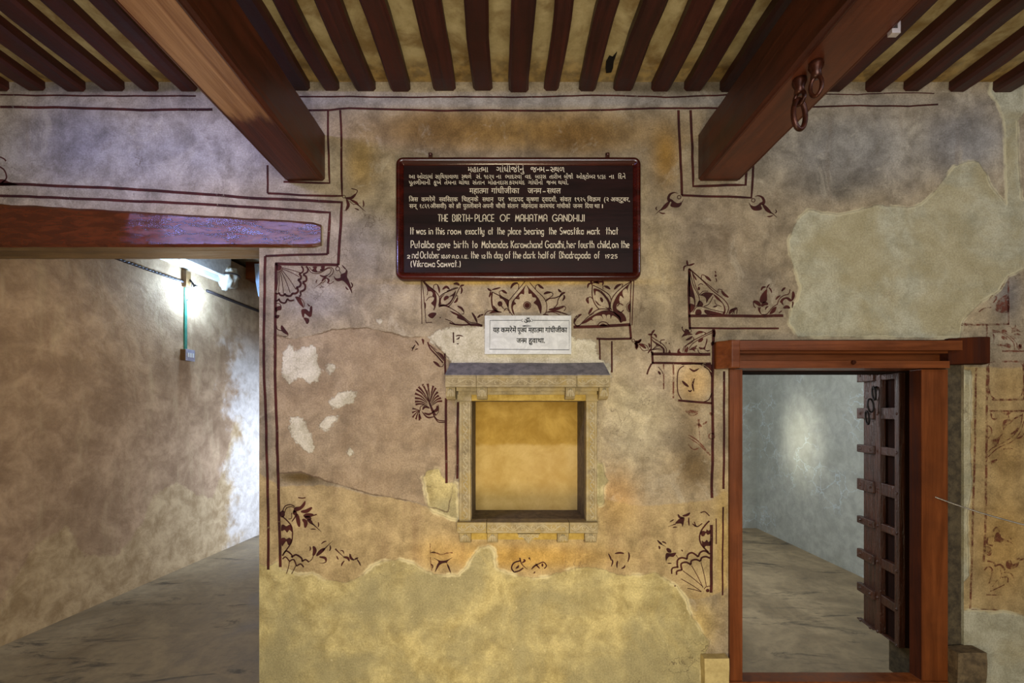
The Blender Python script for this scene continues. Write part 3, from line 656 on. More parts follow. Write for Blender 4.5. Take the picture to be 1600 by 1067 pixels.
GL = {
 'T': (.5, [[(0,1),(.5,1)],[(.25,1),(.25,0)]]), 'H': (.5, [[(0,0),(0,1)],[(.5,0),(.5,1)],[(0,.42),(.5,.42)]]),
 'E': (.4, [[(.4,1),(0,1),(0,0),(.4,0)],[(0,.45),(.36,.45)]]), 'B': (.46, [[(0,0),(0,1)],[(0,1)]+arc(.2,.76,.22,.24,90,-90)+[(0,.52)],[(0,.52)]+arc(.2,.26,.26,.26,90,-90)+[(0,0)]]),
 'I': (.06, [[(.03,0),(.03,1)]]), 'R': (.48, [[(0,0),(0,1)],[(0,1)]+arc(.2,.72,.26,.28,90,-90)+[(0,.44)],[(.18,.44),(.46,0)]]),
 '-': (.3, [[(0,.45),(.3,.45)]]), 'P': (.46, [[(0,0),(0,1)],[(0,1)]+arc(.2,.7,.26,.3,90,-90)+[(0,.4)]]), 'L': (.38, [[(0,1),(0,0),(.38,0)]]),
 'A': (.5, [[(0,0),(0,.7)]+arc(.25,.7,.25,.3,180,0)+[(.5,0)],[(0,.4),(.5,.4)]]), 'C': (.5, [arc(.32,.5,.32,.5,50,310,14)]), 'O': (.7, [arc(.35,.5,.35,.5,0,360,18)]),
 'F': (.4, [[(.4,1),(0,1),(0,0)],[(0,.45),(.36,.45)]]), 'M': (.56, [[(0,0),(.06,1),(.28,.3),(.5,1),(.56,0)]]), 'G': (.66, [arc(.35,.5,.35,.5,45,350,16)+[(.68,.45),(.4,.45)]]),
 'N': (.5, [[(0,0),(0,1),(.5,0),(.5,1)]]), 'D': (.5, [[(0,0),(0,1)],[(0,1)]+arc(.14,.5,.36,.5,90,-90,12)+[(0,0)]]), 'J': (.3, [[(.3,1),(.3,.2)]+arc(.15,.2,.15,.2,0,-170,6)]),
 'S': (.42, [arc(.21,.74,.2,.26,40,270,10)+arc(.21,.24,.21,.24,90,-140,10)]), 'K': (.5, [[(0,0),(0,1)],[(.48,1),(.02,.42)],[(.14,.56),(.5,0)]]), 'V': (.5, [[(0,1),(.25,0),(.5,1)]]),
 'a': (.42, [_o(.4),[(.42,XH),(.42,0)]]), 'b': (.4, [_o(.4),[(0,1),(0,0)]]), 'c': (.34, [arc(.2,XH/2,.2,XH/2,50,310,10)]), 'd': (.42, [_o(.4),[(.42,1),(.42,0)]]),
 'e': (.4, [[(.02,.32),(.4,.32)]+arc(.2,XH/2,.2,XH/2,5,310,12)]), 'f': (.28, [arc(.2,.8,.1,.2,60,180,6)+[(.1,0)],[(0,.6),(.26,.6)]]), 'g': (.42, [_o(.4),[(.42,XH),(.42,-.15)]+arc(.21,-.15,.21,.17,0,-160,8)]),
 'h': (.38, [[(0,0),(0,1)],[(0,.38)]+arc(.19,.38,.19,.22,180,0,8)+[(.38,0)]]), 'i': (.06, [[(.03,0),(.03,XH)],[(.03,.8),(.03,.86)]]), 'k': (.36, [[(0,0),(0,1)],[(.34,.6),(.02,.28)],[(.1,.36),(.36,0)]]),
 'l': (.06, [[(.03,0),(.03,1)]]), 'n': (.38, [[(0,0),(0,XH)],[(0,.38)]+arc(.19,.38,.19,.22,180,0,8)+[(.38,0)]]), 'm': (.48, [[(0,0),(.05,XH),(.24,.15),(.43,XH),(.48,0)]]),
 'o': (.42, [_o(.42)]), 'p': (.4, [_o(.4),[(0,XH),(0,-.3)]]), 'r': (.26, [[(0,0),(0,XH)],[(0,.36)]+arc(.2,.38,.2,.22,180,60,6)]), 's': (.3, [arc(.15,.44,.14,.16,40,270,8)+arc(.15,.14,.15,.15,90,-140,8)]),
 't': (.3, [[(.13,1),(.13,0)],[(0,.66),(.3,.66)]]), 'u': (.38, [[(0,XH),(0,.2)]+arc(.19,.2,.19,.2,180,360,8),[(.38,XH),(.38,0)]]), 'v': (.36, [[(0,XH),(.18,0),(.36,XH)]]), 'w': (.54, [[(0,XH),(.13,0),(.27,XH),(.41,0),(.54,XH)]]),
 'x': (.36, [[(0,XH),(.36,0)],[(.36,XH),(0,0)]]), 'y': (.38, [[(0,XH),(0,.25)]+arc(.19,.22,.19,.2,180,360,8),[(.38,XH),(.38,-.12)]+arc(.2,-.12,.18,.18,0,-150,6)]),
 ',': (.08, [[(.05,.08),(.02,-.12)]]), '.': (.06, [[(.03,0),(.03,.06)]]), '(': (.2, [arc(.3,.42,.28,.62,130,230,8)]), ')': (.2, [arc(-.1,.42,.28,.62,50,-50,8)]),
 '1': (.16, [[(0,.8),(.12,1),(.12,0)]]), '2': (.44, [arc(.21,.72,.2,.28,165,-20,8)+[(0,0),(.44,0)]]), '8': (.44, [arc(.22,.76,.18,.24,0,360,12),arc(.22,.26,.22,.26,0,360,12)]), '6': (.44, [arc(.22,.28,.22,.28,0,360,12),[(.01,.34),(.34,1)]]),
 '9': (.44, [arc(.22,.72,.22,.28,0,360,12),[(.43,.66),(.1,0)]]), '5': (.42, [[(.4,1),(.06,1),(.03,.56)]+arc(.2,.3,.22,.3,115,-140,10)]), ' ': (.28, [])}
def ribbon(bm, pts, w, place, closed=False):
    """flat stroke of half width w(t) along pts (2D), placed by place(x, y)"""
    n = len(pts); L = []; R = []
    for i in range(n):
        if closed: a, b = pts[i-1], pts[(i+1) % n]
        else: a, b = pts[max(i-1, 0)], pts[min(i+1, n-1)]
        dx, dy = b[0]-a[0], b[1]-a[1]; l = math.hypot(dx, dy) or 1e-9
        nx, ny = -dy/l, dx/l; ww = w(i/(n-1)) if callable(w) else w
        L.append(bm.verts.new(place(pts[i][0]+nx*ww, pts[i][1]+ny*ww))); R.append(bm.verts.new(place(pts[i][0]-nx*ww, pts[i][1]-ny*ww)))
    for i in range(n if closed else n-1):
        j = (i+1) % n; bm.faces.new((L[i], L[j], R[j], R[i]))
def latin_word(bm, word, place, x0, x1, h, th):
    """place takes (x, height above the baseline), both in sign pixels"""
    pen = 0.0; items = []
    for ch in word:
        wd, st = GL[ch]; items.append((st, pen)); pen += wd+0.2
    pen -= 0.2; sc = (x1-x0)/pen
    for st, pn in items:
        strokes = []
        for pl in st:       # break at sharp corners so every stroke keeps its width
            q = [(x0+(p[0]+pn)*sc, p[1]*h) for p in pl]; cur = [q[0]]
            for i in range(1, len(q)):
                cur.append(q[i])
                if i < len(q)-1:
                    a0 = math.atan2(q[i][1]-q[i-1][1], q[i][0]-q[i-1][0]); a1 = math.atan2(q[i+1][1]-q[i][1], q[i+1][0]-q[i][0])
                    if abs((a1-a0+math.pi) % (2*math.pi)-math.pi) > 0.75: strokes.append(cur); cur = [q[i]]
            strokes.append(cur)
        for q in strokes:
            ex = th*0.7
            d = math.hypot(q[1][0]-q[0][0], q[1][1]-q[0][1]) or 1; q[0] = (q[0][0]-(q[1][0]-q[0][0])/d*ex*.5, q[0][1]-(q[1][1]-q[0][1])/d*ex*.5)
            d = math.hypot(q[-1][0]-q[-2][0], q[-1][1]-q[-2][1]) or 1; q[-1] = (q[-1][0]+(q[-1][0]-q[-2][0])/d*ex*.5, q[-1][1]+(q[-1][1]-q[-2][1])/d*ex*.5)
            ribbon(bm, q, th, place)
def sign_line(name, words, base, em, kind, parent, mat, x0, y0, s, yf, th=0, bold=0):
    bm = bmesh.new()
    for it in words:
        wd, a, b = it[:3]; hh = it[3] if len(it) > 3 else em
        if kind == 'indic':
            for ox, oy in (((0, 0),) if not bold else ((-bold, 0), (bold, 0), (0, -bold), (0, bold))):
                indic_word(bm, wd, lambda x, y: P(x0+(x+ox)/s, y0+(base+oy-y*em)/s, yf), a, b)
        else: latin_word(bm, wd, lambda x, y: P(x0+x/s, y0+(base-y)/s, yf), a, b, hh, th if hh == em else th*0.9)
    for f in bm.faces:
        f.normal_update()
        if f.normal.y > 0: f.normal_flip()
    return obj(name, bm, mat, parent)
YT = PYF-0.0008
B = dict(parent=sb, mat=M['letters'], x0=600, y0=230, s=3.81, yf=YT)
sign_line('lettering', [('મહાત~મા',500,620),('ગાંધીજીનું',668,835),('જન~મ',873,957),('-',964,982),('સ~થળ',990,1075)],148,50,'indic',**B)
sign_line('lettering', [('આ',148,185),('ઓરડામાં',197,290),('સાિથયાવાળા',305,442),('સ~થળે',462,520),('સં.',548,580),('૧૯૨૫',595,655),('ના',668,698),('ભાદરવા',722,820),('વદ',840,877),('બારસ',900,965),('તારીખ',985,1055),('બીજી',1072,1125),('ઓક્ટોબર',1145,1258),('૧૮૬૯',1270,1320),('ના',1340,1370),('િદને',1395,1438)],187,37,'indic',**B)
sign_line('lettering', [('પૂતળીમાની',148,275),('કૂખે',295,340),('તેમના',360,430),('ચોથા',445,508),('સંતાન',527,600),('મોહનદાસ',620,738),('કરમચંદ',745,838),('ગાંધીનો',858,945),('જન~મ',968,1025),('થયો.',1037,1098)],222,36,'indic',**B)
sign_line('lettering', [('महात~मा',508,622),('गांधीजीका',638,806),('जन~म',855,938),('-',945,962),('स~थल',970,1053)],275,48,'indic',**B)
sign_line('lettering', [('िअस',148,203),('कमरेमें',222,305),('स~विस~तक',328,440),('िचह्नके',462,562),('स~थान',585,652),('पर',678,715),('भाद^पद',740,830),('कृष~णा',847,922),('द्वादशी,',940,1028),('संवत',1048,1115),('१९२५',1135,1200),('िवक^म',1210,1290),('(२',1310,1338),('अक्टूबर,',1350,1463)],323,38,'indic',**B)
sign_line('lettering', [('सन्',150,200),('१८६९',213,270),('अीसवी)',275,370),('को',385,418),('श^ी',430,458),('पुतलीबाने',470,578),('अपनी',587,652),('चौथी',665,722),('संतान',735,800),('मोहनदास',817,915),('करमचंद',925,1015),('गांधीको',1028,1110),('जन~म',1125,1182),('िदया',1197,1245),('था',1253,1285),('।',1298,1303)],362,36,'indic',**B)
sign_line('lettering', [('THE',322,380),('BIRTH',408,508),('-',514,528),('PLACE',542,655),('OF',692,750),('MAHATMA',783,970),('GANDHIJI',1003,1193)],441,40,'latin',th=2.15,**B)
sign_line('lettering', [('It',158,178),('was',193,248),('in',267,290),('this',308,360),('room',380,457),('exactly',485,595),('at',622,648),('the',674,718),('place',740,815),('bearing',837,950),('the',982,1026),('Swastika',1048,1187),('mark',1210,1283),('that',1322,1393)],518,40,'latin',th=2.15,**B)
sign_line('lettering', [('Putaliba',161,297),('gave',317,393),('birth',418,500),('to',525,555),('Mohandas',583,737),('Karamchand',757,940),('Gandhi,',960,1078),('her',1090,1140),('fourth',1157,1250),('child,',1272,1350),('on',1358,1393),('the',1412,1460)],599,42,'latin',th=2.15,**B)
sign_line('lettering', [('2',138,155,18),('nd',168,203),('October',216,328),('1869',341,395,20),('A.D.',406,452,18),('I.E.',463,503,18),('the',518,563),('12',581,603,20),('th',612,638),('day',657,705),('of',722,752),('the',768,815),('dark',830,900),('half',921,980),('of',992,1020),('Bhadrapada',1045,1227),('of',1253,1283),('1925',1317,1388,22)],661,40,'latin',th=2.0,**B)
sign_line('lettering', [('(Vikrama',160,302),('Samvat.)',317,455)],712,38,'latin',th=2.1,**B)

# ------------------------------------------------------------------ marble plaque over the niche
PF = -0.022
a = P(757.5, 553, PF); b = P(892.5, 493, PF)
pl = thing('marble_plaque', ((a.x+b.x)/2, 0, a.z), 'small white marble plaque with black lettering above the niche', 'plaque')
bm = bmesh.new(); box(bm, a.x, b.x, PF, 0.0, a.z, b.z); bevel(bm, 0.003); obj('slab', bm, M['marble'], pl)
B = dict(parent=pl, mat=M['ink'], x0=640, y0=420, s=3.81, yf=PF-0.0006, bold=0.9)
PQ = lambda x, y: P(640+x/3.81, 420+y/3.81, PF-0.0006)
bm = bmesh.new()
ribbon(bm, [(663,306),(479,307),(476,479),(950,482),(950,308),(735,306)], 1.7, PQ)
for sgn, cx in ((-1, 668), (1, 730)): ribbon(bm, [(cx-sgn*5,298),(cx+sgn*4,306),(cx-sgn*5,316)], 1.6, PQ)
ribbon(bm, [(672,340),(698,336),(724,340),(698,345),(672,340)], 2.0, PQ)
for f in bm.faces:
    f.normal_update()
    if f.normal.y > 0: f.normal_flip()
obj('border_line', bm, M['ink'], pl)
sign_line('lettering', [('ॐ',681,720)],325,40,'indic',**B)
sign_line('lettering', [('यह',497,535),('कमरेमें',543,635),('पूज~य',642,697),('महात~मा',707,800),('गांधीजीका',808,938)],378,43,'indic',**B)
sign_line('lettering', [('जन~म',637,698),('हुवाथा.',708,805)],441,43,'indic',**B)
# ------------------------------------------------------------------ carved stone niche
Z3 = lambda x, y: (660+x/3.1375, 540+y/3.1375)
ni = thing('wall_niche', tuple(P(826, 850, 0)), 'carved stone niche with a yellow plastered back in the middle of the wall', 'niche')
def nbox(name, x0, x1, y0, y1, yf, yb, mat, bev=0.003, seed=0, parent=None):
    bm = bmesh.new(); (a, c), (b, d) = Z3(x0, y0), Z3(x1, y1); pbox(bm, a, b, c, d, yf, yb); bevel(bm, bev)
    return obj(name, bm, mat, parent or ni)
# hood: a slab sloping down to the front
bm = bmesh.new(); YC = -0.085
p = [P(*Z3(142, 84), -0.001), P(*Z3(890, 84), -0.001), P(*Z3(920, 141), YC), P(*Z3(113, 141), YC)]
q = [P(*Z3(142, 190), -0.001), P(*Z3(890, 190), -0.001), P(*Z3(920, 152), YC), P(*Z3(113, 152), YC)]
q[0].x, q[1].x = p[3].x, p[2].x; p[0].x, p[1].x = p[3].x+0.012, p[2].x-0.012
for k in (0, 1): q[k].z = q[2].z
A = [bm.verts.new(v) for v in p]; Bq = [bm.verts.new(v) for v in q]
bm.faces.new(A); bm.faces.new(Bq[::-1])
for k in range(4): bm.faces.new((A[k], Bq[k], Bq[(k+1) % 4], A[(k+1) % 4]))
bmesh.ops.recalc_face_normals(bm, faces=bm.faces[:]); bmesh.ops.subdivide_edges(bm, edges=bm.edges[:], cuts=5, use_grid_fill=True); roughen(bm, 0.003, 0, 14)
for v in bm.verts: v.co.y = min(v.co.y, 0.004)
obj('hood_slab', bm, M['slate'], ni)
for x0, x1, dy in ((112, 263, 0), (265, 756, -0.004), (758, 921, 0)):
    cb = nbox('cornice_block', x0, x1, 145, 203, YC-0.004+dy, 0.0, M['stone'])
    yf = YC-0.004+dy-0.001; bm = bmesh.new(); pl2 = lambda x, y: P(*Z3(x, y), yf)
    n0 = max(2, round((x1-x0)/62)); step = (x1-x0-16)/n0
    for k in range(n0):     # running vine
        xa = x0+8+k*step; s = 1 if k % 2 else -1
        ribbon(bm, [(xa+step*t, 176-s*12*math.sin(math.pi*t)) for t in np.linspace(0, 1, 9)], 2.0, pl2)
        ribbon(bm, arc(xa+step*.5, 176+s*3, 9, 8, 90 if s > 0 else -90, 330 if s > 0 else -330, 10), 1.7, pl2)
        ribbon(bm, arc(xa+step*.9, 176+s*8, 6, 6, 0, 240, 7), 1.6, pl2)
    ribbon(bm, [(x0+4, 155), (x1-4, 155)], 1.3, pl2); ribbon(bm, [(x0+4, 197), (x1-4, 197)], 1.3, pl2)
    tag(obj('vine_carving', bm, M['stonehi'], cb), 'paler raised vine carving')
def bracket(name, x0, x1, y0, y1, yf, leaf=True):
    bm = bmesh.new(); (a, c), (b, d) = Z3(x0, y0), Z3(x1, y1); k0, k1 = P(a, d, yf), P(b, c, yf); h = k1.z-k0.z
    prof = [(0.0, k1.z), (yf, k1.z), (yf, k1.z-h*.45), (yf*0.93, k1.z-h*.7), (yf*0.72, k1.z-h*.92), (yf*0.45, k0.z), (yf*.2, k0.z+h*.08), (0.0, k0.z+h*.2)]
    prism(bm, [Vector((k0.x, y, z)) for y, z in prof], (k1.x-k0.x, 0, 0)); bevel(bm, 0.003)
    o = obj(name, bm, M['stone'], ni)
    bm = bmesh.new()
    xm = (x0+x1)/2; hw = (x1-x0)/2
    for s in (-1, 1):
        for t in (0.35, 0.62):
            ribbon(bm, [(xm+s*hw*.12, y0+6), (xm+s*hw*t, y0+(y1-y0)*.45), (xm+s*hw*(t+.12), y0+(y1-y0)*.72)], 1.8, lambda x, y: P(*Z3(x, y), yf-0.001))
    ribbon(bm, [(xm, y0+5), (xm, y0+(y1-y0)*.75)], 1.8, lambda x, y: P(*Z3(x, y), yf-0.001))
    tag(obj('leaf_carving', bm, M['stonehi'], o), 'paler raised leaf carving'); return o
for x0, x1 in ((114, 160), (266, 318), (703, 750), (868, 914)): bracket('bracket', x0, x1, 204, 265, YC+0.008)
# moulded lintel under the cornice with its capitals
bm = bmesh.new()
for (x0, x1, y0, y1, yf) in ((166, 866, 204, 222, -0.055), (176, 856, 222, 240, -0.042), (172, 240, 240, 272, -0.034), (802, 862, 240, 272, -0.034)):
    (a, c), (b, d) = Z3(x0, y0), Z3(x1, y1); pbox(bm, a, b, c, d, yf, 0.0)
bevel(bm, 0.003); obj('capital_moulding', bm, M['stone'], ni)
M['yellowstone'] = m_stone('yellow_washed_stone', lin(150, 122, 52), lin(184, 156, 80))
nbox('lintel', 241, 801, 240, 270, -0.030, 0.02, M['yellowstone'])
for x0, x1 in ((181, 237), (803, 856)):
    jb = nbox('jamb', x0, x1, 273, 862, -0.028, 0.02, M['stone'])
    bm = bmesh.new(); xm = (x0+x1)/2+2; pl3 = lambda x, y: P(*Z3(x, y), -0.0292)
    for k in range(19):
        yy = 290+k*30; s = 1 if k % 2 else -1
        ribbon(bm, arc(xm, yy, 9, 9, 90*s, 90*s+290, 9), 2.0, pl3); ribbon(bm, [(xm-10*s, yy+8), (xm, yy+16), (xm+10*s, yy+24)], 1.8, pl3)
    for xx in (x0+7, x1-7): ribbon(bm, [(xx, 280), (xx, 856)], 1.5, pl3)
    tag(obj('scroll_carving', bm, M['stonehi'], jb), 'paler raised scroll carving')
for x0, x1, dy in ((170, 313, 0), (316, 719, -0.004), (722, 861, 0)):
    sbk = nbox('sill_block', x0, x1, 867, 919, -0.052+dy, 0.02, M['stone'])
    yf = -0.053+dy; bm = bmesh.new(); pl2 = lambda x, y: P(*Z3(x, y), yf)
    n0 = max(2, round((x1-x0)/50)); step = (x1-x0-16)/n0
    for k in range(n0):
        xa = x0+8+k*step; s = 1 if k % 2 else -1
        ribbon(bm, [(xa+step*t, 893-s*13*math.sin(math.pi*t)) for t in np.linspace(0, 1, 9)], 2.1, pl2)
        ribbon(bm, arc(xa+step*.5, 893+s*2, 8, 8, 90 if s > 0 else -90, 350 if s > 0 else -350, 10), 1.8, pl2)
        ribbon(bm, arc(xa+step*.95, 893+s*9, 6, 6, 0, 250, 7), 1.6, pl2)
    ribbon(bm, [(x0+4, 874), (x1-4, 874)], 1.3, pl2); ribbon(bm, [(x0+4, 913), (x1-4, 913)], 1.3, pl2)
    tag(obj('vine_carving', bm, M['stonehi'], sbk), 'paler raised vine carving')
nbox('sill_moulding', 200, 840, 920, 950, -0.022, 0.0, M['yellowstone'], 0.006)
for x0, x1 in ((181, 238), (318, 370), (662, 717), (797, 856)): bracket('foot', x0, x1, 920, 973, -0.046)
bm = bmesh.new(); out = [Vector(P(*Z3(x, y), -0.03)) for x, y in ((465,922),(578,922),(566,936),(545,944),(536,958),(520,972),(504,958),(496,944),(476,936))]
prism(bm, out, (0, 0.03, 0)); bevel(bm, 0.002); pd = obj('pendant', bm, M['stone'], ni)
bm = bmesh.new(); plp = lambda x, y: P(*Z3(x, y), -0.031)
for k, (dx, r) in enumerate(((0, 9), (-22, 8), (22, 8), (-42, 6), (42, 6))): ribbon(bm, arc(520+dx, 934, r, r, 0, 360, 10), 1.8, plp)
ribbon(bm, [(520, 946), (520, 966)], 2, plp); ribbon(bm, [(506, 942), (514, 956)], 2, plp); ribbon(bm, [(534, 942), (526, 956)], 2, plp)
tag(obj('flower_carving', bm, M['stonehi'], pd), 'paler raised flower carving')
# inside of the niche
a = P(NX0, NY1, 0); b = P(NX1, NY0, 0); dn = 0.252
bm = bmesh.new(); v = [bm.verts.new(c) for c in ((a.x,0,a.z),(b.x,0,a.z),(b.x,0,b.z),(a.x,0,b.z),(a.x+.002,dn,a.z),(b.x-.002,dn,a.z),(b.x-.002,dn,b.z),(a.x+.002,dn,b.z))]
for f in ((0,1,5,4),(1,2,6,5),(2,3,7,6),(3,0,4,7)): bm.faces.new([v[i] for i in f])
bmesh.ops.subdivide_edges(bm, edges=bm.edges[:], cuts=4, use_grid_fill=True)
obj('niche_lining', bm, M['sillstone'], ni)
bm = bmesh.new(); box(bm, a.x-0.01, b.x+0.01, dn, dn+0.02, a.z-0.01, b.z+0.01); tag(obj('niche_back', bm, M['niche'], ni), 'smooth yellow plastered niche back')

# ------------------------------------------------------------------ door: frame, open lattice leaf, chain
do = thing('door_1', tuple(P(1310, 1108, 0.05)), 'brown wooden door frame with one lattice leaf standing open into the side room', 'door', kind='structure')
def dbox(name, lst, mat, bev=0.004, parent=None):
    bm = bmesh.new()
    for px0, px1, py0, py1, yf, yb in lst: pbox(bm, px0, px1, py0, py1, yf, yb)
    bevel(bm, bev); return obj(name, bm, mat, parent or do)
dbox('frame_lintel', [(1141, 1503, 531, 576, 0.022, 0.14)], M['doorh'])
dbox('lintel_moulding', [(1150, 1504, 532, 547, -0.05, 0.03), (1150, 1484, 548, 552, -0.018, 0.03), (1150, 1484, 564, 575, -0.034, 0.03)], M['doorh'])
def corbel(px0, px1, py0, py1, face, mat):
    bm = bmesh.new(); a, b = P(px0, py1, -0.03), P(px1, py0, -0.03)
    xa, xb = a.x, b.x; pts = [(xa, 0.05), (xa, -0.02), (xa+(xb-xa)*face[0], -0.07), (xa+(xb-xa)*face[1], -0.07), (xb, -0.02), (xb, 0.05)]
    prism(bm, [Vector((x, y, a.z)) for x, y in pts], (0, 0, b.z-a.z)); bevel(bm, 0.005); return obj('lintel_corbel', bm, mat, do)
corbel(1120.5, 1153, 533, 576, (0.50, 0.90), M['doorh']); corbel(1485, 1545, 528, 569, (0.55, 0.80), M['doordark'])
dbox('frame_jamb', [(1140.5, 1160, 577, 1064, -0.012, 0.15)], M['door'])
dbox('frame_jamb', [(1440, 1481, 577, 1066, -0.012, 0.05)], M['door'])
dbox('gap_shade_post', [(1474, 1481.5, 560, 1106, 0.051, T-0.005)], M['doordark'])  # dark post added to fill the shadowed gap behind the jamb
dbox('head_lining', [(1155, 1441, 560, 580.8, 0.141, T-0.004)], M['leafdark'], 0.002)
dbox('threshold', [(1139, 1482, 1065, 1110, -0.02, 0.055)], M['door'])
dbox('jamb_shade_strip', [(1438.8, 1440.4, 578, 1062, -0.010, 0.050)], M['doordark'], 0.001)  # thin dark facing that puts shade on the jamb's inner side
bm = bmesh.new(); c = P(1334, 566, -0.038); lathe(bm, [(0.0, -0.006), (0.009, -0.004), (0.011, 0.004)], c, 'Y', 12); obj('peg', bm, M['doordark'], do)
# leaf: u runs back from the hinge, v up, n towards the opening
LO = Vector((2.043, 0.195, 0.186)); LD = Vector((0.05, 0.30, 0)).normalized(); LN = Vector((-LD.y, LD.x, 0)); LH = 1.452
def lf(u, v, nn): return LO+LD*u+Vector((0, 0, v))+LN*nn
def lbox(bm, u0, u1, v0, v1, n0, n1):
    vs = [bm.verts.new(lf(u, v, q)) for v in (v0, v1) for (u, q) in ((u0, n0), (u1, n0), (u1, n1), (u0, n1))]
    for f in ((0,3,2,1),(4,5,6,7),(0,1,5,4),(1,2,6,5),(2,3,7,6),(3,0,4,7)): bm.faces.new([vs[i] for i in f])
    bmesh.ops.recalc_face_normals(bm, faces=bm.faces[:])
bm = bmesh.new(); lbox(bm, 0, 0.315, 0, LH, -0.03, 0.0); bevel(bm, 0.003); leaf = obj('door_leaf', bm, M['leafdark'], do)
tag(leaf, 'dark lattice door leaf')
bm = bmesh.new(); lbox(bm, -0.004, 0.03, 0.0, LH, 0.0, 0.03); bevel(bm, 0.004); obj('stile', bm, M['leaf'], leaf)
bm = bmesh.new(); lbox(bm, 0.145, 0.188, 0.0, LH, 0.0, 0.03); bevel(bm, 0.004); obj('stile', bm, M['leaf'], leaf)
bm = bmesh.new(); lbox(bm, 0.19, 0.313, 0.0, LH, 0.0, 0.018); bevel(bm, 0.004); obj('board', bm, M['leaf'], leaf)
def zof(py, y): return EYE+(VY-py)*S*(1+y/D)-LO.z
rows = [(593, 637), (655, 699), (712, 757), (776, 821), (833, 877), (892, 935), (949, 996)]
edges = [LH]+[v for r in rows for v in (zof(r[0], 0.29), zof(r[1], 0.29))]+[0.0]
for k in range(0, len(edges), 2):
    v1, v0 = edges[k], edges[k+1]
    bm = bmesh.new(); lbox(bm, 0.03, 0.145, v0, v1, 0.0, 0.026); bevel(bm, 0.004); obj('lattice_rail', bm, M['leaf'], leaf)
    vm = (v0+v1)/2; hh = 0.5*min(0.072, v1-v0)
    bm = bmesh.new(); lbox(bm, 0.186, 0.335, vm-hh, vm+hh, 0.016, 0.042); bevel(bm, 0.004); obj('batten', bm, M['leaf'], leaf)
    bm = bmesh.new()
    for u, nn in ((0.012, 0.03), (0.166, 0.03), (0.21, 0.042), (0.30, 0.042)):
        lathe(bm, [(0.0, 0.007), (0.006, 0.004), (0.009, 0.0)], lf(u, vm, nn), -LN if False else LN, 8)
    obj('stud_row', bm, M['leaf'], leaf)
def chain_at(px, py, n, parent):
    y = 0.372; c = P(px, py, y); z = c.z
    for i in range(n):
        ax = (LD if i % 2 == 0 else LN); h = 0.066
        pts = [Vector((c.x-0.018*i, y, z-h/2*0.9))+ax*math.cos(q)*0.014+Vector((-0.12*math.sin(q)*h*.5*0.9, 0, math.sin(q)*h*0.55)) for q in [2*math.pi*k/22 for k in range(22)]]
        bm = bmesh.new(); tube(bm, pts, 0.0048, 7, False, True); obj('chain_link', bm, M['blackiron'], parent, True); z -= h*1.02
    bm = bmesh.new(); tube(bm, [c+Vector((0.045, 0, 0.002)), c+Vector((0.01, -0.004, 0.004)), c+Vector((-0.004, 0, -0.006))], 0.006, 7); obj('chain_staple', bm, M['blackiron'], parent, True)
chain_at(1365.5, 606, 3, leaf)

# stretched wire from the door post
bm = bmesh.new(); a = P(1437, 767, 0.03); b = P(1604, 821, -0.22); d = (b-a)
tube(bm, [a+d*t+Vector((0, 0, -0.01*math.sin(math.pi*min(t, 1.0)))) for t in np.linspace(0, 1.9, 20)], 0.0035, 7)
tag(obj('stretched_wire', bm, M['steel'], None, True), 'thin grey wire stretched from the right door post past the wall', 'wire')
# stones beside the threshold
bm = bmesh.new(); pbox(bm, 1101, 1139.5, 1029, 1104, -0.045, 0.0); bmesh.ops.subdivide_edges(bm, edges=bm.edges[:], cuts=4, use_grid_fill=True); roughen(bm, 0.004, 0, 12)
for v in bm.verts: v.co.y = min(v.co.y, 0.0); v.co.z = max(v.co.z, 0.0)
tag(obj('stone_block', bm, M['block']), 'yellow stone block at the foot of the left door post', 'stone')
bm = bmesh.new(); pbox(bm, 1497, 1541, 1020, 1108, -0.06, 0.0); bmesh.ops.subdivide_edges(bm, edges=bm.edges[:], cuts=4, use_grid_fill=True); roughen(bm, 0.007, 0, 9, 3)
for v in bm.verts: v.co.y = min(v.co.y, 0.0); v.co.z = max(v.co.z, 0.0)
tag(obj('stone_block', bm, M['darkblock']), 'dark weathered stone block right of the door frame on the floor', 'stone')

# ------------------------------------------------------------------ corridor fittings
def cw(px, py, off=0.0):
    q = (px-VX)*S; y = (q+3.049-off)/(0.0857-q/D); return P(px, py, y)
CN = Vector((1, -0.0857, 0)).normalized(); CT = Vector((0.0857, 1, 0)).normalized()
def wbox(bm, y0, y1, z0, z1, o0, o1):
    c = lambda y, o, z: Vector((corr_x(y), y, z))+CN*o
    vs = [bm.verts.new(c(y, o, z)) for z in (z0, z1) for (y, o) in ((y0, o0), (y1, o0), (y1, o1), (y0, o1))]
    for f in ((0,3,2,1),(4,5,6,7),(0,1,5,4),(1,2,6,5),(2,3,7,6),(3,0,4,7)): bm.faces.new([vs[i] for i in f])
    bmesh.ops.recalc_face_normals(bm, faces=bm.faces[:])
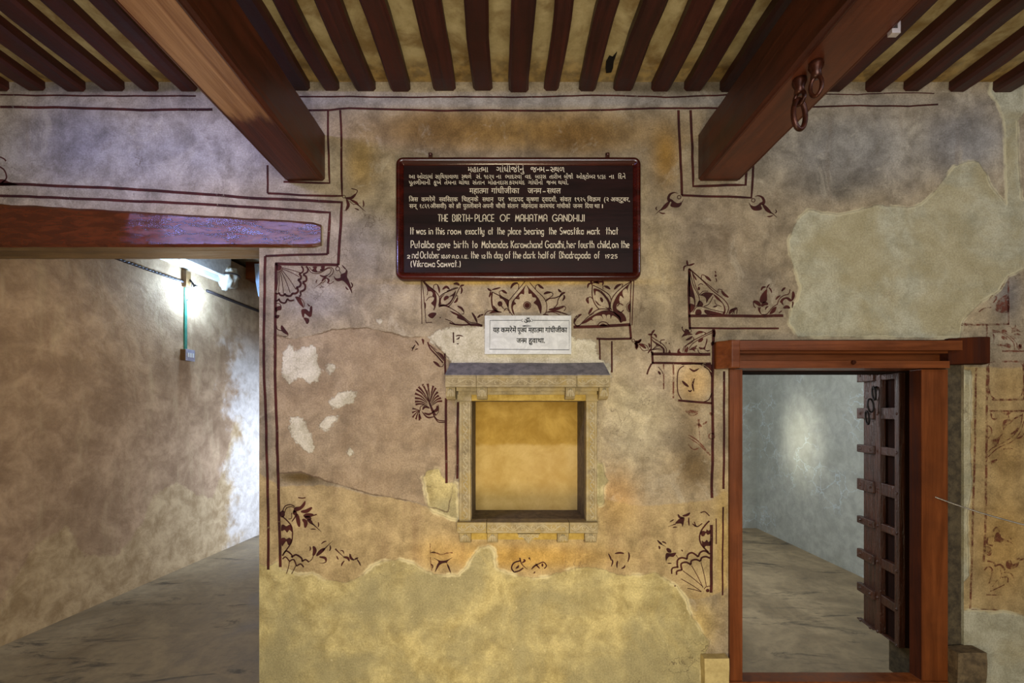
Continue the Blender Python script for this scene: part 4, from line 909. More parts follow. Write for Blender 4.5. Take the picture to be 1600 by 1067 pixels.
# wiring strip, junction box, bulb
ga, gb = cw(288.5, 446), cw(288.5, 549); yg = ga.y
bm = bmesh.new(); wbox(bm, yg-0.014, yg+0.014, gb.z, ga.z, 0.0, 0.014); bevel(bm, 0.002)
tag(obj('wiring_strip', bm, M['green']), 'narrow green wiring strip running down the corridor wall', 'wiring')
jt, jb_ = cw(287, 424), cw(287, 449)
lb = thing('wall_lamp', (corr_x(yg), yg, jb_.z), 'lit bare bulb in an angled holder on the corridor wall', 'lamp')
bm = bmesh.new(); wbox(bm, yg-0.035, yg+0.02, jb_.z, jt.z, 0.001, 0.045); bevel(bm, 0.004); obj('junction_box', bm, M['brownbox'], lb)
bc = cw(311, 455, 0.14); c0 = Vector((corr_x(yg+.01), yg+.01, jb_.z+0.07))+CN*0.045
bd = (bc-c0).normalized()
bm = bmesh.new(); tube(bm, [c0, c0+bd*0.05, bc-bd*0.055], 0.008, 8); tube(bm, [bc-bd*0.075, bc-bd*0.045], [0.014, 0.017], 12); obj('bulb_holder', bm, M['blackiron'], lb, True)
nb = NT('lit_bulb_glass'); em = nb.t.nodes.new('ShaderNodeEmission'); em.inputs[0].default_value = (0.42, 0.66, 1.0, 1); em.inputs[1].default_value = 760
nb.t.links.new(em.outputs[0], nb.out.inputs[0])
bm = bmesh.new(); lathe(bm, [(0.013, -0.045), (0.018, -0.034), (0.028, -0.018), (0.033, 0.0), (0.031, 0.014), (0.022, 0.027), (0.010, 0.033), (0.0, 0.034)], bc, bd, 18); tag(obj('bulb', bm, nb.m, lb, True), 'glowing white glass bulb')
lp = cw(292, 470, 0.03); bm = bmesh.new(); tube(bm, catmull([c0, c0+Vector((.03, -.02, -.05)), lp+Vector((.02, 0, .04)), lp], 6), 0.004, 6); obj('flex', bm, M['cable'], lb, True)
sa, sb2 = cw(291, 547), cw(291, 564)
sw = thing('switch_box', (corr_x(yg), yg, sb2.z), 'small brown switch box at the lower end of the green strip', 'switch')
bm = bmesh.new(); wbox(bm, yg-0.05, yg+0.05, sb2.z, sa.z, 0.0, 0.05); bevel(bm, 0.003); obj('box', bm, M['brownbox'], sw)
bm = bmesh.new(); wbox(bm, yg-0.052, yg+0.052, sb2.z-0.002, sa.z+0.002, 0.05, 0.056); bevel(bm, 0.002); obj('cover_plate', bm, simple('grey_plate', lin(150, 146, 160), 0.5), sw)
for k in (-1, 0, 1):
    bm = bmesh.new(); wbox(bm, yg+k*0.026-0.009, yg+k*0.026+0.009, sb2.z+0.03, sa.z-0.03, 0.056, 0.062); bevel(bm, 0.002); obj('switch_rocker', bm, M['white'], sw)
# cables
def wall_cable(y0, y1, z0, z1, r, name, label, twist=0.0, off=0.01):
    bm = bmesh.new()
    for s in ((-1, 1) if twist else (0,)):
        pts = []
        for t in np.linspace(0, 1, 90 if twist else 12):
            y = y0+(y1-y0)*t; a = 2*math.pi*22*t+(math.pi if s > 0 else 0)
            pts.append(Vector((corr_x(y), y, z0+(z1-z0)*t+twist*math.sin(a)-0.012*math.sin(math.pi*t)))+CN*(off+abs(twist)+twist*math.cos(a)))
        tube(bm, pts, r, 6)
    return tag(obj(name, bm, M['cable'], None, True), label, 'cable')
wall_cable(0.5, yg-0.03, 2.565, 2.55, 0.006, 'twisted_cable', 'twisted dark cable from the lintel to the lamp box', 0.006)
wall_cable(2.2, 4.1, 2.545, 2.52, 0.014, 'cable_pipe', 'straight dark pipe along the wall beyond the bulb', 0, 0.0145)
# white painted rail and boxed beam under the corridor ceiling
yb0 = cw(347, 442).y
bm = bmesh.new(); wbox(bm, 0.3, yb0, 2.675, 2.72, 0.0, 0.045); bevel(bm, 0.004)
tag(obj('wall_rail', bm, M['white']), 'white painted rail along the top of the corridor wall', 'rail')
bm = bmesh.new(); wbox(bm, 0.3, yb0-0.02, 2.72, 2.998, 0.0, 0.11); bevel(bm, 0.004)
tag(obj('boxed_beam', bm, simple('pale_lilac_plaster', lin(176, 168, 160), 0.8)), 'pale plastered beam above the white rail in the corridor', 'beam')
# brown cross beam at the end, rag bundle, pale sheet
a, b = P(352, 436, 2.75), P(352, 400, 2.75)
bm = bmesh.new(); box(bm, -2.79, 0.34, 2.75, 2.92, a.z, b.z); bevel(bm, 0.008)
tag(obj('cross_beam', bm, M['doorh']), 'orange brown cross beam at the far end of the corridor', 'beam')
c = cw(358, 436, 0.09); rb = thing('rag_bundle', (c.x, c.y, c.z-0.12), 'dusty white rag bundle tied at the end of the white rail', 'rag')
bm = bmesh.new(); bmesh.ops.create_uvsphere(bm, u_segments=28, v_segments=20, radius=1)
for v in bm.verts:
    p = v.co.copy(); nn = _ns.noise(p*1.8)*0.35+_ns.noise(p*5.0)*0.16
    v.co = c+Vector((p.x*0.075, p.y*0.10, p.z*0.125))*(1+nn)+Vector((0.02, 0, -0.02))*p.z
obj('cloth', bm, M['cloth'], rb, True)
bm = bmesh.new(); pts = [c+Vector((0.083*math.cos(q), 0.105*math.sin(q), 0.02+0.02*math.cos(q))) for q in [2*math.pi*k/24 for k in range(24)]]; tube(bm, pts, 0.008, 6, False, True); obj('tie', bm, M['cable'], rb, True)
bm = bmesh.new(); y = 2.744; q = [P(397.5, 412, y), P(410, 412, y), P(410, 470, y), P(403.2, 462, y), P(399.5, 440, y)]; prism(bm, q, (0, 0.006, 0))  # solid pale strip stands in for a sliver of daylight
tag(obj('daylight_sliver', bm, simple('pale_blue_sliver', lin(176, 196, 224), 0.6)), 'pale blue sheet hanging in the corridor beside the wall edge', 'sheet')
# ------------------------------------------------------------------ painted ornament on the main wall (flat paint, children of the wall)
class Paint:
    def __init__(s, name, fr, mat='paint', y=-0.0009):
        s.bm = bmesh.new(); s.name = name; s.mat = mat; s.y = y; s.fr(*fr)
    def fr(s, x0=0, y0=0, k=1.0): s.x0, s.y0, s.k = x0, y0, k; return s
    def pl(s, x, y): return P(x, y, s.y)
    def map(s, pts): return [(s.x0+a/s.k, s.y0+b/s.k) for a, b in pts]
    def sm(s, pts, closed=False, n=5): return [(v.x, v.y) for v in catmull([(a, b, 0) for a, b in pts], n, closed)]
    def line(s, w, pts):
        ribbon(s.bm, s.wob(s.map(pts)), w/2, s.pl); return s
    def wob(s, q):
        out = []
        for a, b in zip(q, q[1:]):
            m = max(1, int(math.hypot(b[0]-a[0], b[1]-a[1])/14))
            for k in range(m):
                t = k/m; x, y = a[0]+(b[0]-a[0])*t, a[1]+(b[1]-a[1])*t; nv = _ns.noise_vector(Vector((x*0.03, y*0.03, 1)))
                e = 0 if k == 0 else 0.9
                out.append((x+nv.x*e, y+nv.y*e))
        return out+[q[-1]]
    def cur(s, w, pts): ribbon(s.bm, s.sm(s.map(pts)), w/2, s.pl); return s
    def leaf(s, w, pts):
        ribbon(s.bm, s.sm(s.map(pts), False, 7), lambda t: w/2*math.sin(math.pi*(0.06+0.88*t))**0.8, s.pl); return s
    def tail(s, w, pts):
        ribbon(s.bm, s.sm(s.map(pts), False, 6), lambda t: w/2*(1-0.85*t), s.pl); return s
    def ring(s, cx, cy, r, w):
        ribbon(s.bm, s.map(arc(cx, cy, r, r, 0, 350, 16)), w/2, s.pl, True); return s
    def dot(s, cx, cy, r, ry=None): return s.fill(arc(cx, cy, r, ry or r, 0, 330, 11), False)
    def fill(s, pts, smooth=True):
        q = s.map(pts); q = s.sm(q, True, 4) if smooth else q
        vs = [s.bm.verts.new(s.pl(*p)) for p in q]
        for t in tessellate_polygon([[Vector((p[0], p[1], 0)) for p in q]]):
            try: s.bm.faces.new([vs[i] for i in t])
            except ValueError: pass
        return s
    def done(s, label=None):
        for f in s.bm.faces:
            f.normal_update()
            if f.normal.y > 0: f.normal_flip()
        o = obj(s.name, s.bm, M[s.mat], WALL)
        if label: tag(o, label)
        return o
# long border lines
p = Paint('painted_border', (0, 0, 1))
p.line(4, [(0,167),(100,168),(220,172),(332,171)]).line(2.6, [(0,148),(70,149),(180,150),(306,150)])
p.line(3.2, [(462,172),(515,172),(545,169),(620,171),(700,173),(770,172),(860,173)]).line(3.0, [(860,173),(940,172),(1000,170),(1060,169),(1122,169)])
p.line(2.4, [(462,151),(560,151),(640,152),(720,151),(800,152),(880,150),(940,149),(1040,152),(1136,148)])
p.line(2.6, [(1264,167),(1330,165),(1420,166),(1466,163)]).line(1.6, [(1285,147),(1340,148),(1400,145),(1460,146)])
p.line(3.2, [(512.5,173),(513,230),(515,286),(443,284)]).line(3.4, [(531.5,172),(533.5,220),(533.5,260),(534.5,306),(470,305),(418,302)]).line(3.2, [(418,302),(418,258)])
p.line(4.4, [(-40,286),(60,289),(200,295),(300,302),(400,310),(480,313),(534,316),(531,370),(528.5,414)]).line(4.6, [(529,414),(480,413),(430,412)])
p.line(4.2, [(-40,304),(60,308),(180,313),(300,318),(400,324),(515.5,332),(514,360),(512,397)]).line(3.6, [(512,397),(450,398.5),(414.5,400)])
p.line(4.4, [(431.5,411),(430,500),(430,598),(433,684),(435,765),(438,886)]).line(4.2, [(414.5,400),(413,470),(412,560),(415,640),(417,720),(419,800),(419,890)])
p.done()
p = Paint('painted_border', (0, 0, 1))
p.line(4.0, [(1060,172),(1063,240),(1065.5,305)]).line(4.0, [(1079,172),(1082,230),(1083,291),(1120,290),(1165,289),(1166.5,262)]).line(3.6, [(1065,305),(1120,307),(1174,309),(1177,255)])
p.line(4.6, [(896,511),(940,510),(985,507)]).line(3.6, [(984,507),(986,529)]).line(3.4, [(932,529),(960,529.5),(987,529)])
p.line(1.5, [(986.5,438),(985,470),(984.5,508)]).line(1.5, [(990.5,438),(989,470),(987.5,508)])
p.line(4.4, [(1076,493.5),(1130,493),(1180,494),(1224,493)]).line(3.8, [(1077.5,420),(1076,450),(1077,492),(1078,514)]).line(3.0, [(1077,512.5),(1130,513),(1217,513)])
p.line(4.6, [(1018,553),(1060,553.5),(1110,553.5)]).line(3.4, [(1019,549),(1020,568)]).line(3.6, [(1018,567),(1060,567.5),(1111,568)])
p.line(4.4, [(1115,514),(1114.5,560),(1113,620),(1114,680),(1112.5,740),(1112.5,778)]).line(3.6, [(1131.5,580),(1131.5,660),(1130.5,764)])
p.line(4.6, [(1111.5,820),(1111.5,870),(1111,926)]).line(2.6, [(1130,792),(1129,860),(1129,930)]).line(1.6, [(1119,810),(1119,850)])
p.line(3.0, [(695,552),(696,585)]).line(4.0, [(697,622),(697,690),(697.6,755)]).line(3.6, [(715.5,628),(715,690),(714.5,748)])
p.line(2.6, [(956,533),(956,582)]).line(2.4, [(936.5,530),(937.5,562)]).line(2.6, [(1018,568),(1013,578),(1011,585)])
p.done()
p = Paint('painted_border', (0, 0, 1), 'faded')
p.line(3.2, [(1525.5,575),(1524,650),(1522.5,740),(1520.5,800),(1518,900),(1516,951)]).line(3.6, [(1543,572),(1542,640),(1541,730),(1540.5,803),(1537,878)])
p.line(3.0, [(1566,565),(1640,565)]).line(3.2, [(1550,624),(1640,624)]).line(3.0, [(1546,642),(1640,642)]).line(3.0, [(1566,548.5),(1640,548.5)])
p.line(3.0, [(1512,507),(1545,507),(1577,506)]).line(2.6, [(1576,431),(1576,507)]).line(2.4, [(1542,507),(1542,526)])
p.line(2.2, [(1037,569),(1037,608)]).line(2.6, [(1052,569),(1052,622)]).line(1.6, [(1518,952),(1560,953)])
p.done('faded border lines right of the door and beside it')
# shell and flower scrolls, upper left corner
p = Paint('painted_corner', (410, 400, 8.206))
p.fill([(180,110),(245,125),(248,150),(235,178),(205,190),(180,185)], False).cur(1.0, [(190,205),(225,197),(248,175),(255,145)])
for a, b in (((215,205),(205,470)),((228,200),(270,475)),((240,190),(355,470)),((250,178),(430,430)),((255,165),(470,265)),((255,150),(500,220)),((200,205),(180,460))): p.cur(1.1, [a, ((a[0]+b[0])/2+6, (a[1]+b[1])/2-4), b])
p.cur(2.6, [(500,130),(522,165),(515,205),(470,228)]).cur(3.0, [(470,228),(495,260),(488,295),(455,300)]).cur(3.4, [(455,300),(490,345),(482,385),(435,405)]).cur(3.4, [(435,400),(458,445),(430,478),(380,480)])
p.cur(3.2, [(385,478),(360,510),(310,508),(285,480)]).cur(3.0, [(285,478),(270,505),(230,500),(212,468)]).cur(2.4, [(212,468),(195,485),(165,475)])
p.cur(2.6, [(560,130),(582,165),(575,205),(520,235)]).cur(3.0, [(520,238),(560,265),(562,315),(515,335)]).cur(3.2, [(515,338),(548,375),(540,430),(480,460)]).cur(2.8, [(485,460),(492,500),(470,520)])
p.cur(2.8, [(210,545),(235,590),(290,600),(320,550)]).cur(2.6, [(320,545),(350,572),(410,565)]).cur(2.4, [(165,570),(190,575),(210,550)])
p.fill([(420,520),(485,530),(500,570),(530,650),(520,660),(470,610),(440,565)]).cur(1.0, [(495,540),(530,590),(540,650)])
p.fill([(500,690),(560,680),(600,710),(610,655),(635,640),(640,700),(630,770),(600,780),(560,750),(540,740),(530,790),(510,770)]).leaf(2.2, [(578,610),(595,635),(615,640)]).fill([(530,790),(590,800),(600,840),(572,872),(545,830)])
p.cur(1.4, [(180,890),(195,940),(250,960)]).leaf(6, [(245,890),(270,950),(330,1005)]).cur(1.0, [(330,1000),(320,1025),(265,1035)]).cur(1.2, [(165,600),(215,610),(240,640)]).fill([(165,660),(240,640),(240,690),(200,700),(175,720)]).fill([(170,760),(220,760),(200,800),(165,790)])
p.fill([(640,135),(700,135),(690,170),(705,200),(660,200),(635,180),(655,160)]).fill([(750,135),(800,130),(790,175),(760,195),(735,175),(755,160)])
p.cur(1.2, [(585,150),(620,205),(690,225),(760,205),(840,160),(880,170),(870,215),(830,250)]).cur(1.2, [(600,140),(640,190),(700,205),(770,185),(850,145),(905,165),(900,225),(850,270)])
p.leaf(3, [(735,245),(790,265),(840,245)]).leaf(3.4, [(760,330),(790,290),(830,280)]).leaf(3.2, [(825,280),(850,310),(835,350)]).cur(1.1, [(830,335),(870,355),(915,325)]).tail(1.6, [(760,335),(720,370),(665,410)]).leaf(1.6, [(690,350),(690,325),(705,300)]).leaf(1.6, [(735,410),(760,395),(790,400)]).cur(1, [(745,345),(780,340),(810,310)])
p.ring(965,163,25,1.2).cur(1.0, [(985,185),(1000,210),(1010,225)])
p.fill([(915,250),(945,285),(1000,275),(1005,235),(1060,210),(1075,170),(1092,200),(1085,260),(1110,320),(1140,410),(1150,480),(1100,390),(1060,340),(1020,315),(970,325),(930,300)]).leaf(2, [(1020,115),(1050,150),(1075,175)]).leaf(2.2, [(1135,335),(1155,375),(1140,410)]).leaf(2.2, [(1065,390),(1085,420),(1105,430)])
p.done()
# flowers at the beam frames
p = Paint('painted_flower', (500, 160, 5.93))
p.ring(222,873,13,1.0).leaf(4.6, [(232,885),(290,885),(335,845)]).cur(1.4, [(335,845),(345,815),(290,797)]).leaf(5, [(245,895),(262,950),(240,1000)]).tail(1.2, [(245,1000),(215,1005)]).leaf(4, [(280,900),(335,930),(355,955)]).tail(2.2, [(350,945),(390,985),(425,1015)]).leaf(2.2, [(398,905),(405,940),(402,970)]).leaf(2.0, [(320,980),(345,990),(362,1000)]).cur(1, [(275,915),(310,945),(340,940)])
p.done()
for fx, dy, name in ((1, 0, 'r'), (-1, -30, 'l')):
    p = Paint('painted_flower', (1020, 160, 5.768)); g = (lambda x, y: (x, y)) if fx == 1 else (lambda x, y: (1143-x, y-28))
    G = lambda l: [g(*q) for q in l]
    c = g(906, 882); p.ring(c[0], c[1], 16, 1.2)
    p.fill(G([(915,850),(950,835),(995,850),(1015,890),(1005,920),(975,925),(985,960),(950,975),(905,970),(880,940),(865,895),(885,925),(920,935),(950,920),(965,905),(990,890),(975,858),(945,845)]))
    p.fill(G([(985,915),(1030,940),(1070,990),(1060,1000),(1015,975)])).tail(2.2, G([(1060,990),(1090,1010),(1122,1040)])).leaf(1.8, G([(1100,1000),(1115,985),(1105,965)])).leaf(2.2, G([(1030,1027),(1055,1028),(1085,1018)]))
    p.done()
# frieze below the sign board
p = Paint('painted_frieze', (650, 430, 11.854))
p.cur(1.2, [(95,85),(100,400),(110,900)]).cur(1.1, [(112,120),(140,350),(185,880)]).cur(1.4, [(100,80),(200,180),(330,270),(420,380),(435,470),(420,560)]).cur(1.0, [(130,90),(240,200),(360,310)])
p.fill([(120,115),(200,180),(320,270),(370,350),(385,450),(370,560),(340,640),(320,640),(335,580),(280,520),(320,470),(335,420),(300,390),(310,340),(280,300),(215,290),(190,210)], True)
p.cur(1.2, [(205,370),(215,310),(215,290)]).cur(1.2, [(190,470),(240,410),(300,400)]).fill([(160,500),(185,540),(175,620),(160,600)])
p.leaf(3.0, [(395,170),(425,250),(435,330)]).cur(1.1, [(325,250),(330,190),(370,165),(400,180)]).leaf(4.0, [(490,265),(560,215),(620,260)]).cur(1.0, [(620,260),(610,280),(570,290)])
p.cur(1.4, [(440,400),(500,345),(620,290),(780,230)]).cur(1.0, [(450,380),(600,290),(700,240),(780,232)]).cur(1.2, [(820,215),(770,300),(720,420),(660,520),(600,580)]).fill([(735,280),(720,380),(660,490),(600,550),(470,570),(430,560),(445,420),(540,340),(470,430),(470,520),(560,540),(640,470),(680,390),(610,400),(690,340)], True)
p.leaf(5.5, [(520,465),(560,415),(610,405)]).leaf(4.0, [(695,160),(760,155),(805,190)]).leaf(3.0, [(815,210),(850,190),(895,180)]).leaf(3.0, [(830,345),(850,280),(835,215)]).leaf(3.6, [(705,510),(750,470),(770,410)]).cur(1, [(770,410),(770,380),(740,385)])
p.cur(2.6, [(420,580),(520,560),(620,590)]).cur(1.4, [(610,590),(760,680),(900,790),(1000,870),(1130,890),(1230,930)]).fill([(630,660),(720,690),(840,750),(960,860),(1020,900),(970,905),(900,850),(820,820),(760,790),(760,750),(680,710)], True)
p.leaf(3.6, [(765,570),(840,610),(890,680)]).cur(1.2, [(890,680),(880,715),(845,715)]).leaf(3.6, [(1035,690),(1090,780),(1135,880)]).leaf(3.4, [(1135,790),(1190,745),(1250,725)]).cur(2.4, [(620,880),(720,910),(850,920),(1000,915)]).cur(3.6, [(1000,915),(1120,920),(1230,935)]).cur(1.2, [(540,810),(640,850),(720,905)]).fill([(220,740),(300,690),(380,710),(300,800)]).dot(450,785,12).cur(1.2, [(180,880),(300,870)])
p.fr(755, 430, 11.43)
p.leaf(3.0, [(75,232),(110,260),(150,285)]).leaf(2.6, [(155,260),(230,240),(310,220)]).leaf(3.0, [(105,395),(125,340),(130,290)]).cur(2.4, [(160,300),(150,450),(180,600),(270,650)]).fill([(160,290),(260,340),(330,370),(420,430),(460,450),(450,600),(430,560),(390,480),(350,430),(300,410),(280,370),(200,330)], True)
p.dot(300,510,45,48).tail(1.8, [(320,540),(370,600),(450,640)]).fill([(180,540),(240,600),(250,650),(200,620)]).leaf(3.4, [(110,680),(200,650),(330,660)]).cur(1.3, [(20,720),(70,650),(180,630),(260,640)]).cur(1.2, [(370,640),(420,590),(480,680)])
p.cur(1.2, [(755,100),(640,240),(520,380),(450,480),(440,560),(490,670),(530,720)]).cur(1.2, [(830,130),(960,280),(1080,400),(1130,500),(1135,620),(1090,710)])
p.fill([(765,165),(700,250),(580,390),(520,470),(500,560),(520,660),(560,715),(545,640),(530,600),(540,540),(590,510),(555,470),(575,425),(640,430),(650,400),(640,370),(680,330),(730,340),(735,250)], True)
p.fill([(765,165),(830,240),(930,340),(1000,430),(1040,530),(1045,620),(1025,690),(990,600),(960,540),(900,490),(945,440),(935,400),(880,390),(860,330),(810,330),(805,250)], True)
p.ring(785,538,64,1.4).ring(785,538,30,3.6).dot(785,538,18)
p.leaf(4, [(490,235),(540,160),(620,135)]).cur(1.2, [(600,135),(635,175),(630,240)]).leaf(4, [(1080,240),(1020,200),(980,160)]).cur(1.2, [(985,160),(940,190),(930,250)]).leaf(4, [(425,325),(370,290),(330,268)]).cur(1.0, [(340,270),(285,300),(320,370),(450,440)]).leaf(4, [(1080,335),(1140,310),(1210,305)]).cur(1.2, [(1200,300),(1245,330),(1220,380),(1120,440)])
p.cur(1.6, [(1110,470),(1180,420),(1300,400),(1400,350)]).cur(1.4, [(1400,350),(1340,430),(1320,520),(1260,590)]).leaf(3.4, [(1340,245),(1365,280),(1400,305)]).leaf(3.6, [(1370,370),(1410,330),(1465,305)]).leaf(3.2, [(1440,350),(1450,400),(1415,455)]).leaf(5, [(1170,615),(1310,600),(1450,550)]).cur(1.2, [(1450,550),(1475,590),(1440,640)]).leaf(2.4, [(1130,650),(1330,650),(1540,715)]).cur(1.0, [(1120,670),(1250,660),(1370,710)]).leaf(2, [(1060,705),(1110,700),(1170,712)])
p.fr(885, 430, 9.7)
p.cur(1.4, [(1000,85),(860,170),(740,280),(680,380),(665,480),(690,530)]).fill([(995,90),(880,190),(780,290),(720,400),(700,480),(720,570),(800,650),(820,720),(860,700),(910,690),(890,620),(850,570),(800,540),(760,500),(770,440),(810,420),(800,370),(820,310),(870,350),(850,280),(860,230),(910,200),(935,270),(930,210),(950,150)], True)
p.cur(1.6, [(770,470),(810,430),(860,455)]).cur(1.6, [(780,540),(830,560),(870,525)]).fill([(975,425),(940,440),(925,485),(945,540),(972,555)]).cur(1.0, [(965,400),(915,450),(915,510),(950,560)])
p.cur(1.6, [(395,150),(390,300),(430,430),(500,520)]).cur(1.4, [(400,150),(520,210),(640,290),(680,370)]).fill([(415,200),(520,230),(600,310),(660,400),(670,520),(620,510),(560,470),(480,450),(430,380),(460,400),(510,450),(580,480),(640,490),(630,420),(590,350),(520,270),(450,240),(440,300),(425,290)], True)
p.leaf(4.4, [(515,335),(535,370),(545,410)]).leaf(3, [(545,160),(545,100),(385,120)]).leaf(3.4, [(340,65),(375,100),(390,150)]).leaf(3.4, [(405,95),(450,105),(500,130)]).leaf(3.2, [(320,195),(335,140),(375,118)]).leaf(4, [(575,165),(620,180),(665,212)]).cur(1.1, [(555,215),(555,170),(585,162)]).leaf(4.2, [(725,215),(770,165),(830,135)]).cur(1.2, [(830,130),(855,140),(840,170)]).leaf(4.4, [(335,430),(315,370),(335,335)]).cur(1.2, [(335,335),(370,330),(400,360)]).leaf(4, [(335,590),(365,540),(395,490)]).cur(1.0, [(340,590),(370,605),(420,570)])
p.cur(1.4, [(205,755),(350,610),(480,520),(600,515),(720,560)]).fill([(230,735),(330,650),(450,580),(560,535),(680,540),(760,580),(820,640),(820,720),(780,660),(700,610),(670,660),(660,600),(610,610),(615,670),(590,600),(540,600),(560,660),(520,615),(440,620),(390,660),(410,695),(370,680),(300,720)], True)
p.leaf(4.6, [(230,590),(150,640),(115,720)]).cur(2.2, [(115,715),(150,765),(205,760)]).cur(1.4, [(470,765),(520,710),(600,715),(655,765)]).fill([(505,770),(530,740),(570,735),(620,770)])
p.ring(1015,990,22,1.0).leaf(5, [(1040,1000),(1090,1010),(1135,970)]).leaf(4.5, [(1035,1020),(1060,1060),(1050,1110)])
p.done()
# palmette and tendrils left of the niche
p = Paint('painted_palmette', (630, 500, 6.28))
for a, b in (((255,790),(190,630)),((262,800),(240,625)),((250,800),(150,655)),((245,800),(130,680)),((240,810),(115,720)),((240,820),(115,765)),((240,835),(115,800)),((245,850),(120,828)),((265,800),(295,645)),((268,800),(320,665)),((272,815),(340,705)),((275,825),(350,740)),((278,835),(372,765)),((282,842),(382,795))):
    m = ((a[0]+b[0])/2, (a[1]+b[1])/2-16); p.tail(3.6, [b, m, a])
p.tail(5, [(310,935),(280,870),(245,770),(235,690)]).leaf(2.6, [(185,900),(240,955),(310,945)]).leaf(4, [(190,880),(215,850),(260,865)]).leaf(5, [(290,900),(330,880),(335,840)]).cur(1.0, [(345,830),(345,900),(315,940)]).cur(1.6, [(300,935),(340,980),(408,990)]).cur(1.6, [(305,950),(345,1000),(408,1003)]).leaf(3.4, [(205,910),(250,925),(295,905)]).cur(1.2, [(165,890),(170,850),(210,830)])
for b in ((90,868),(88,910),(92,955),(125,975),(160,985),(172,970)): p.tail(3.0, [b, (b[0]*.5+75, b[1]*.5+440), (160,885)])
p.cur(2.2, [(240,215),(265,280),(330,350),(390,420)]).cur(1.4, [(255,240),(310,300),(400,400)]).fill([(250,235),(320,285),(330,300),(280,260)]).fill([(330,310),(390,340),(400,390),(360,345)]).leaf(4, [(295,405),(330,430),(360,460)]).cur(1.2, [(355,458),(385,455),(395,430)]).fill([(180,185),(205,195),(200,240),(190,225)]).leaf(2, [(115,200),(140,230),(150,250)]).leaf(2, [(85,305),(100,270),(120,240)]).leaf(1.6, [(115,295),(130,285),(148,282)]).leaf(1.6, [(80,270),(95,275),(110,255)])
p.line(2.2, [(492,120),(495,225)]).leaf(2, [(515,160),(545,150),(590,160)]).leaf(2, [(520,190),(545,180),(550,160)]).leaf(1.6, [(525,225),(535,235),(545,228)])
p.done()
# arched leaf ornament above the door, left
p = Paint('painted_spandrel', (1050, 400, 7.619))
p.cur(1.4, [(195,150),(330,260),(480,410),(620,520),(675,610),(650,690)]).cur(1.2, [(205,145),(380,300),(540,430)]).leaf(3.4, [(178,50),(182,85),(188,120)]).leaf(3, [(190,112),(225,105),(268,88)]).leaf(2.6, [(140,180),(145,130),(180,112)])
p.fill([(190,170),(205,190),(230,330),(270,470),(280,560),(270,610),(260,520),(235,490),(205,480),(200,420)], True).cur(1.2, [(215,190),(260,360),(320,480),(320,560),(280,600)]).fill([(235,185),(290,265),(290,290),(265,260)]).cur(1.1, [(240,190),(280,350),(330,470)])
p.dot(320,387,15,22).cur(1.2, [(310,350),(340,330),(370,340)]).fill([(335,465),(400,430),(470,440),(490,450),(440,510),(410,560),(405,510),(380,480)], True).cur(1.1, [(330,460),(370,420),(430,420)]).fill([(490,450),(560,500),(630,600),(635,680),(600,690),(620,650),(610,580),(570,540),(530,510)], True)
p.fill([(205,570),(265,580),(270,620),(230,670),(210,660)]).fill([(320,530),(360,550),(370,590),(300,600)]).cur(1.2, [(250,670),(290,610),(350,600),(480,640),(620,670)]).cur(1.2, [(380,600),(440,570),(490,480)]).fill([(290,640),(340,640),(350,690),(280,695)]).fill([(390,640),(500,660),(600,690),(420,695)], True).leaf(2.6, [(490,605),(515,600),(540,590)]).cur(1, [(510,520),(520,570),(590,600)])
p.leaf(4, [(395,235),(430,265),(465,298)]).cur(1.2, [(350,275),(355,225),(400,235)]).leaf(4.2, [(590,410),(620,455),(675,492)]).cur(1.2, [(545,440),(555,395),(600,405)]).leaf(5, [(680,690),(710,650),(770,625)]).cur(1.2, [(690,650),(770,615),(770,690)]).cur(1, [(720,690),(740,650),(740,690)])
p.fill([(508,180),(525,185),(522,215),(535,235),(520,250),(505,235),(518,215)]).leaf(1.6, [(520,260),(530,285),(528,310)])
p.fill([(1130,390),(1060,470),(1045,540),(1080,560),(1130,530),(1130,450)]).leaf(2.2, [(1125,390),(1140,360),(1162,335)]).leaf(3.4, [(1060,410),(1080,375),(1118,368)]).leaf(2.2, [(1150,375),(1175,400),(1188,440)]).leaf(6, [(970,535),(1020,560),(1055,595)]).leaf(6, [(1065,600),(1100,565),(1145,575)]).cur(1.6, [(970,540),(975,590),(995,615)]).tail(5, [(1040,610),(1040,650),(1065,695)]).leaf(2.4, [(1110,640),(1125,610),(1150,600)]).cur(1.3, [(1070,695),(1130,690),(1200,610),(1260,570)])
p.cur(1.4, [(1255,570),(1280,510),(1330,470),(1390,450),(1405,395)]).fill([(1285,540),(1320,500),(1380,490),(1430,530),(1400,540),(1360,510),(1320,540),(1330,590),(1300,560)]).leaf(5, [(1440,420),(1445,470),(1430,530)]).leaf(5, [(1325,620),(1365,605),(1405,620)]).leaf(3, [(1235,520),(1260,490),(1290,470)]).leaf(3.4, [(1305,420),(1325,395),(1352,375)]).fill([(1160,690),(1200,620),(1245,605),(1220,670)]).leaf(2.4, [(1430,620),(1440,560),(1435,540)]).leaf(2, [(1270,680),(1290,665),(1310,650)])
p.done()
p = Paint('painted_spandrel', (990, 500, 10.67))
p.leaf(3.4, [(300,235),(320,200),(352,165)]).leaf(3, [(240,242),(280,240),(320,238)]).leaf(3.2, [(330,240),(365,250),(385,295)]).line(2.0, [(295,240),(295,550)]).cur(1.3, [(300,280),(370,330),(470,390),(540,470),(545,540)]).fill([(300,310),(340,350),(440,410),(510,470),(520,540),(490,540),(480,480),(420,430),(380,430),(370,400),(320,360)], True)
for b in ((400,415),(440,425),(475,500),(470,470)): p.cur(1.0, [(305,500), ((305+b[0])/2+10, (500+b[1])/2-12), b])
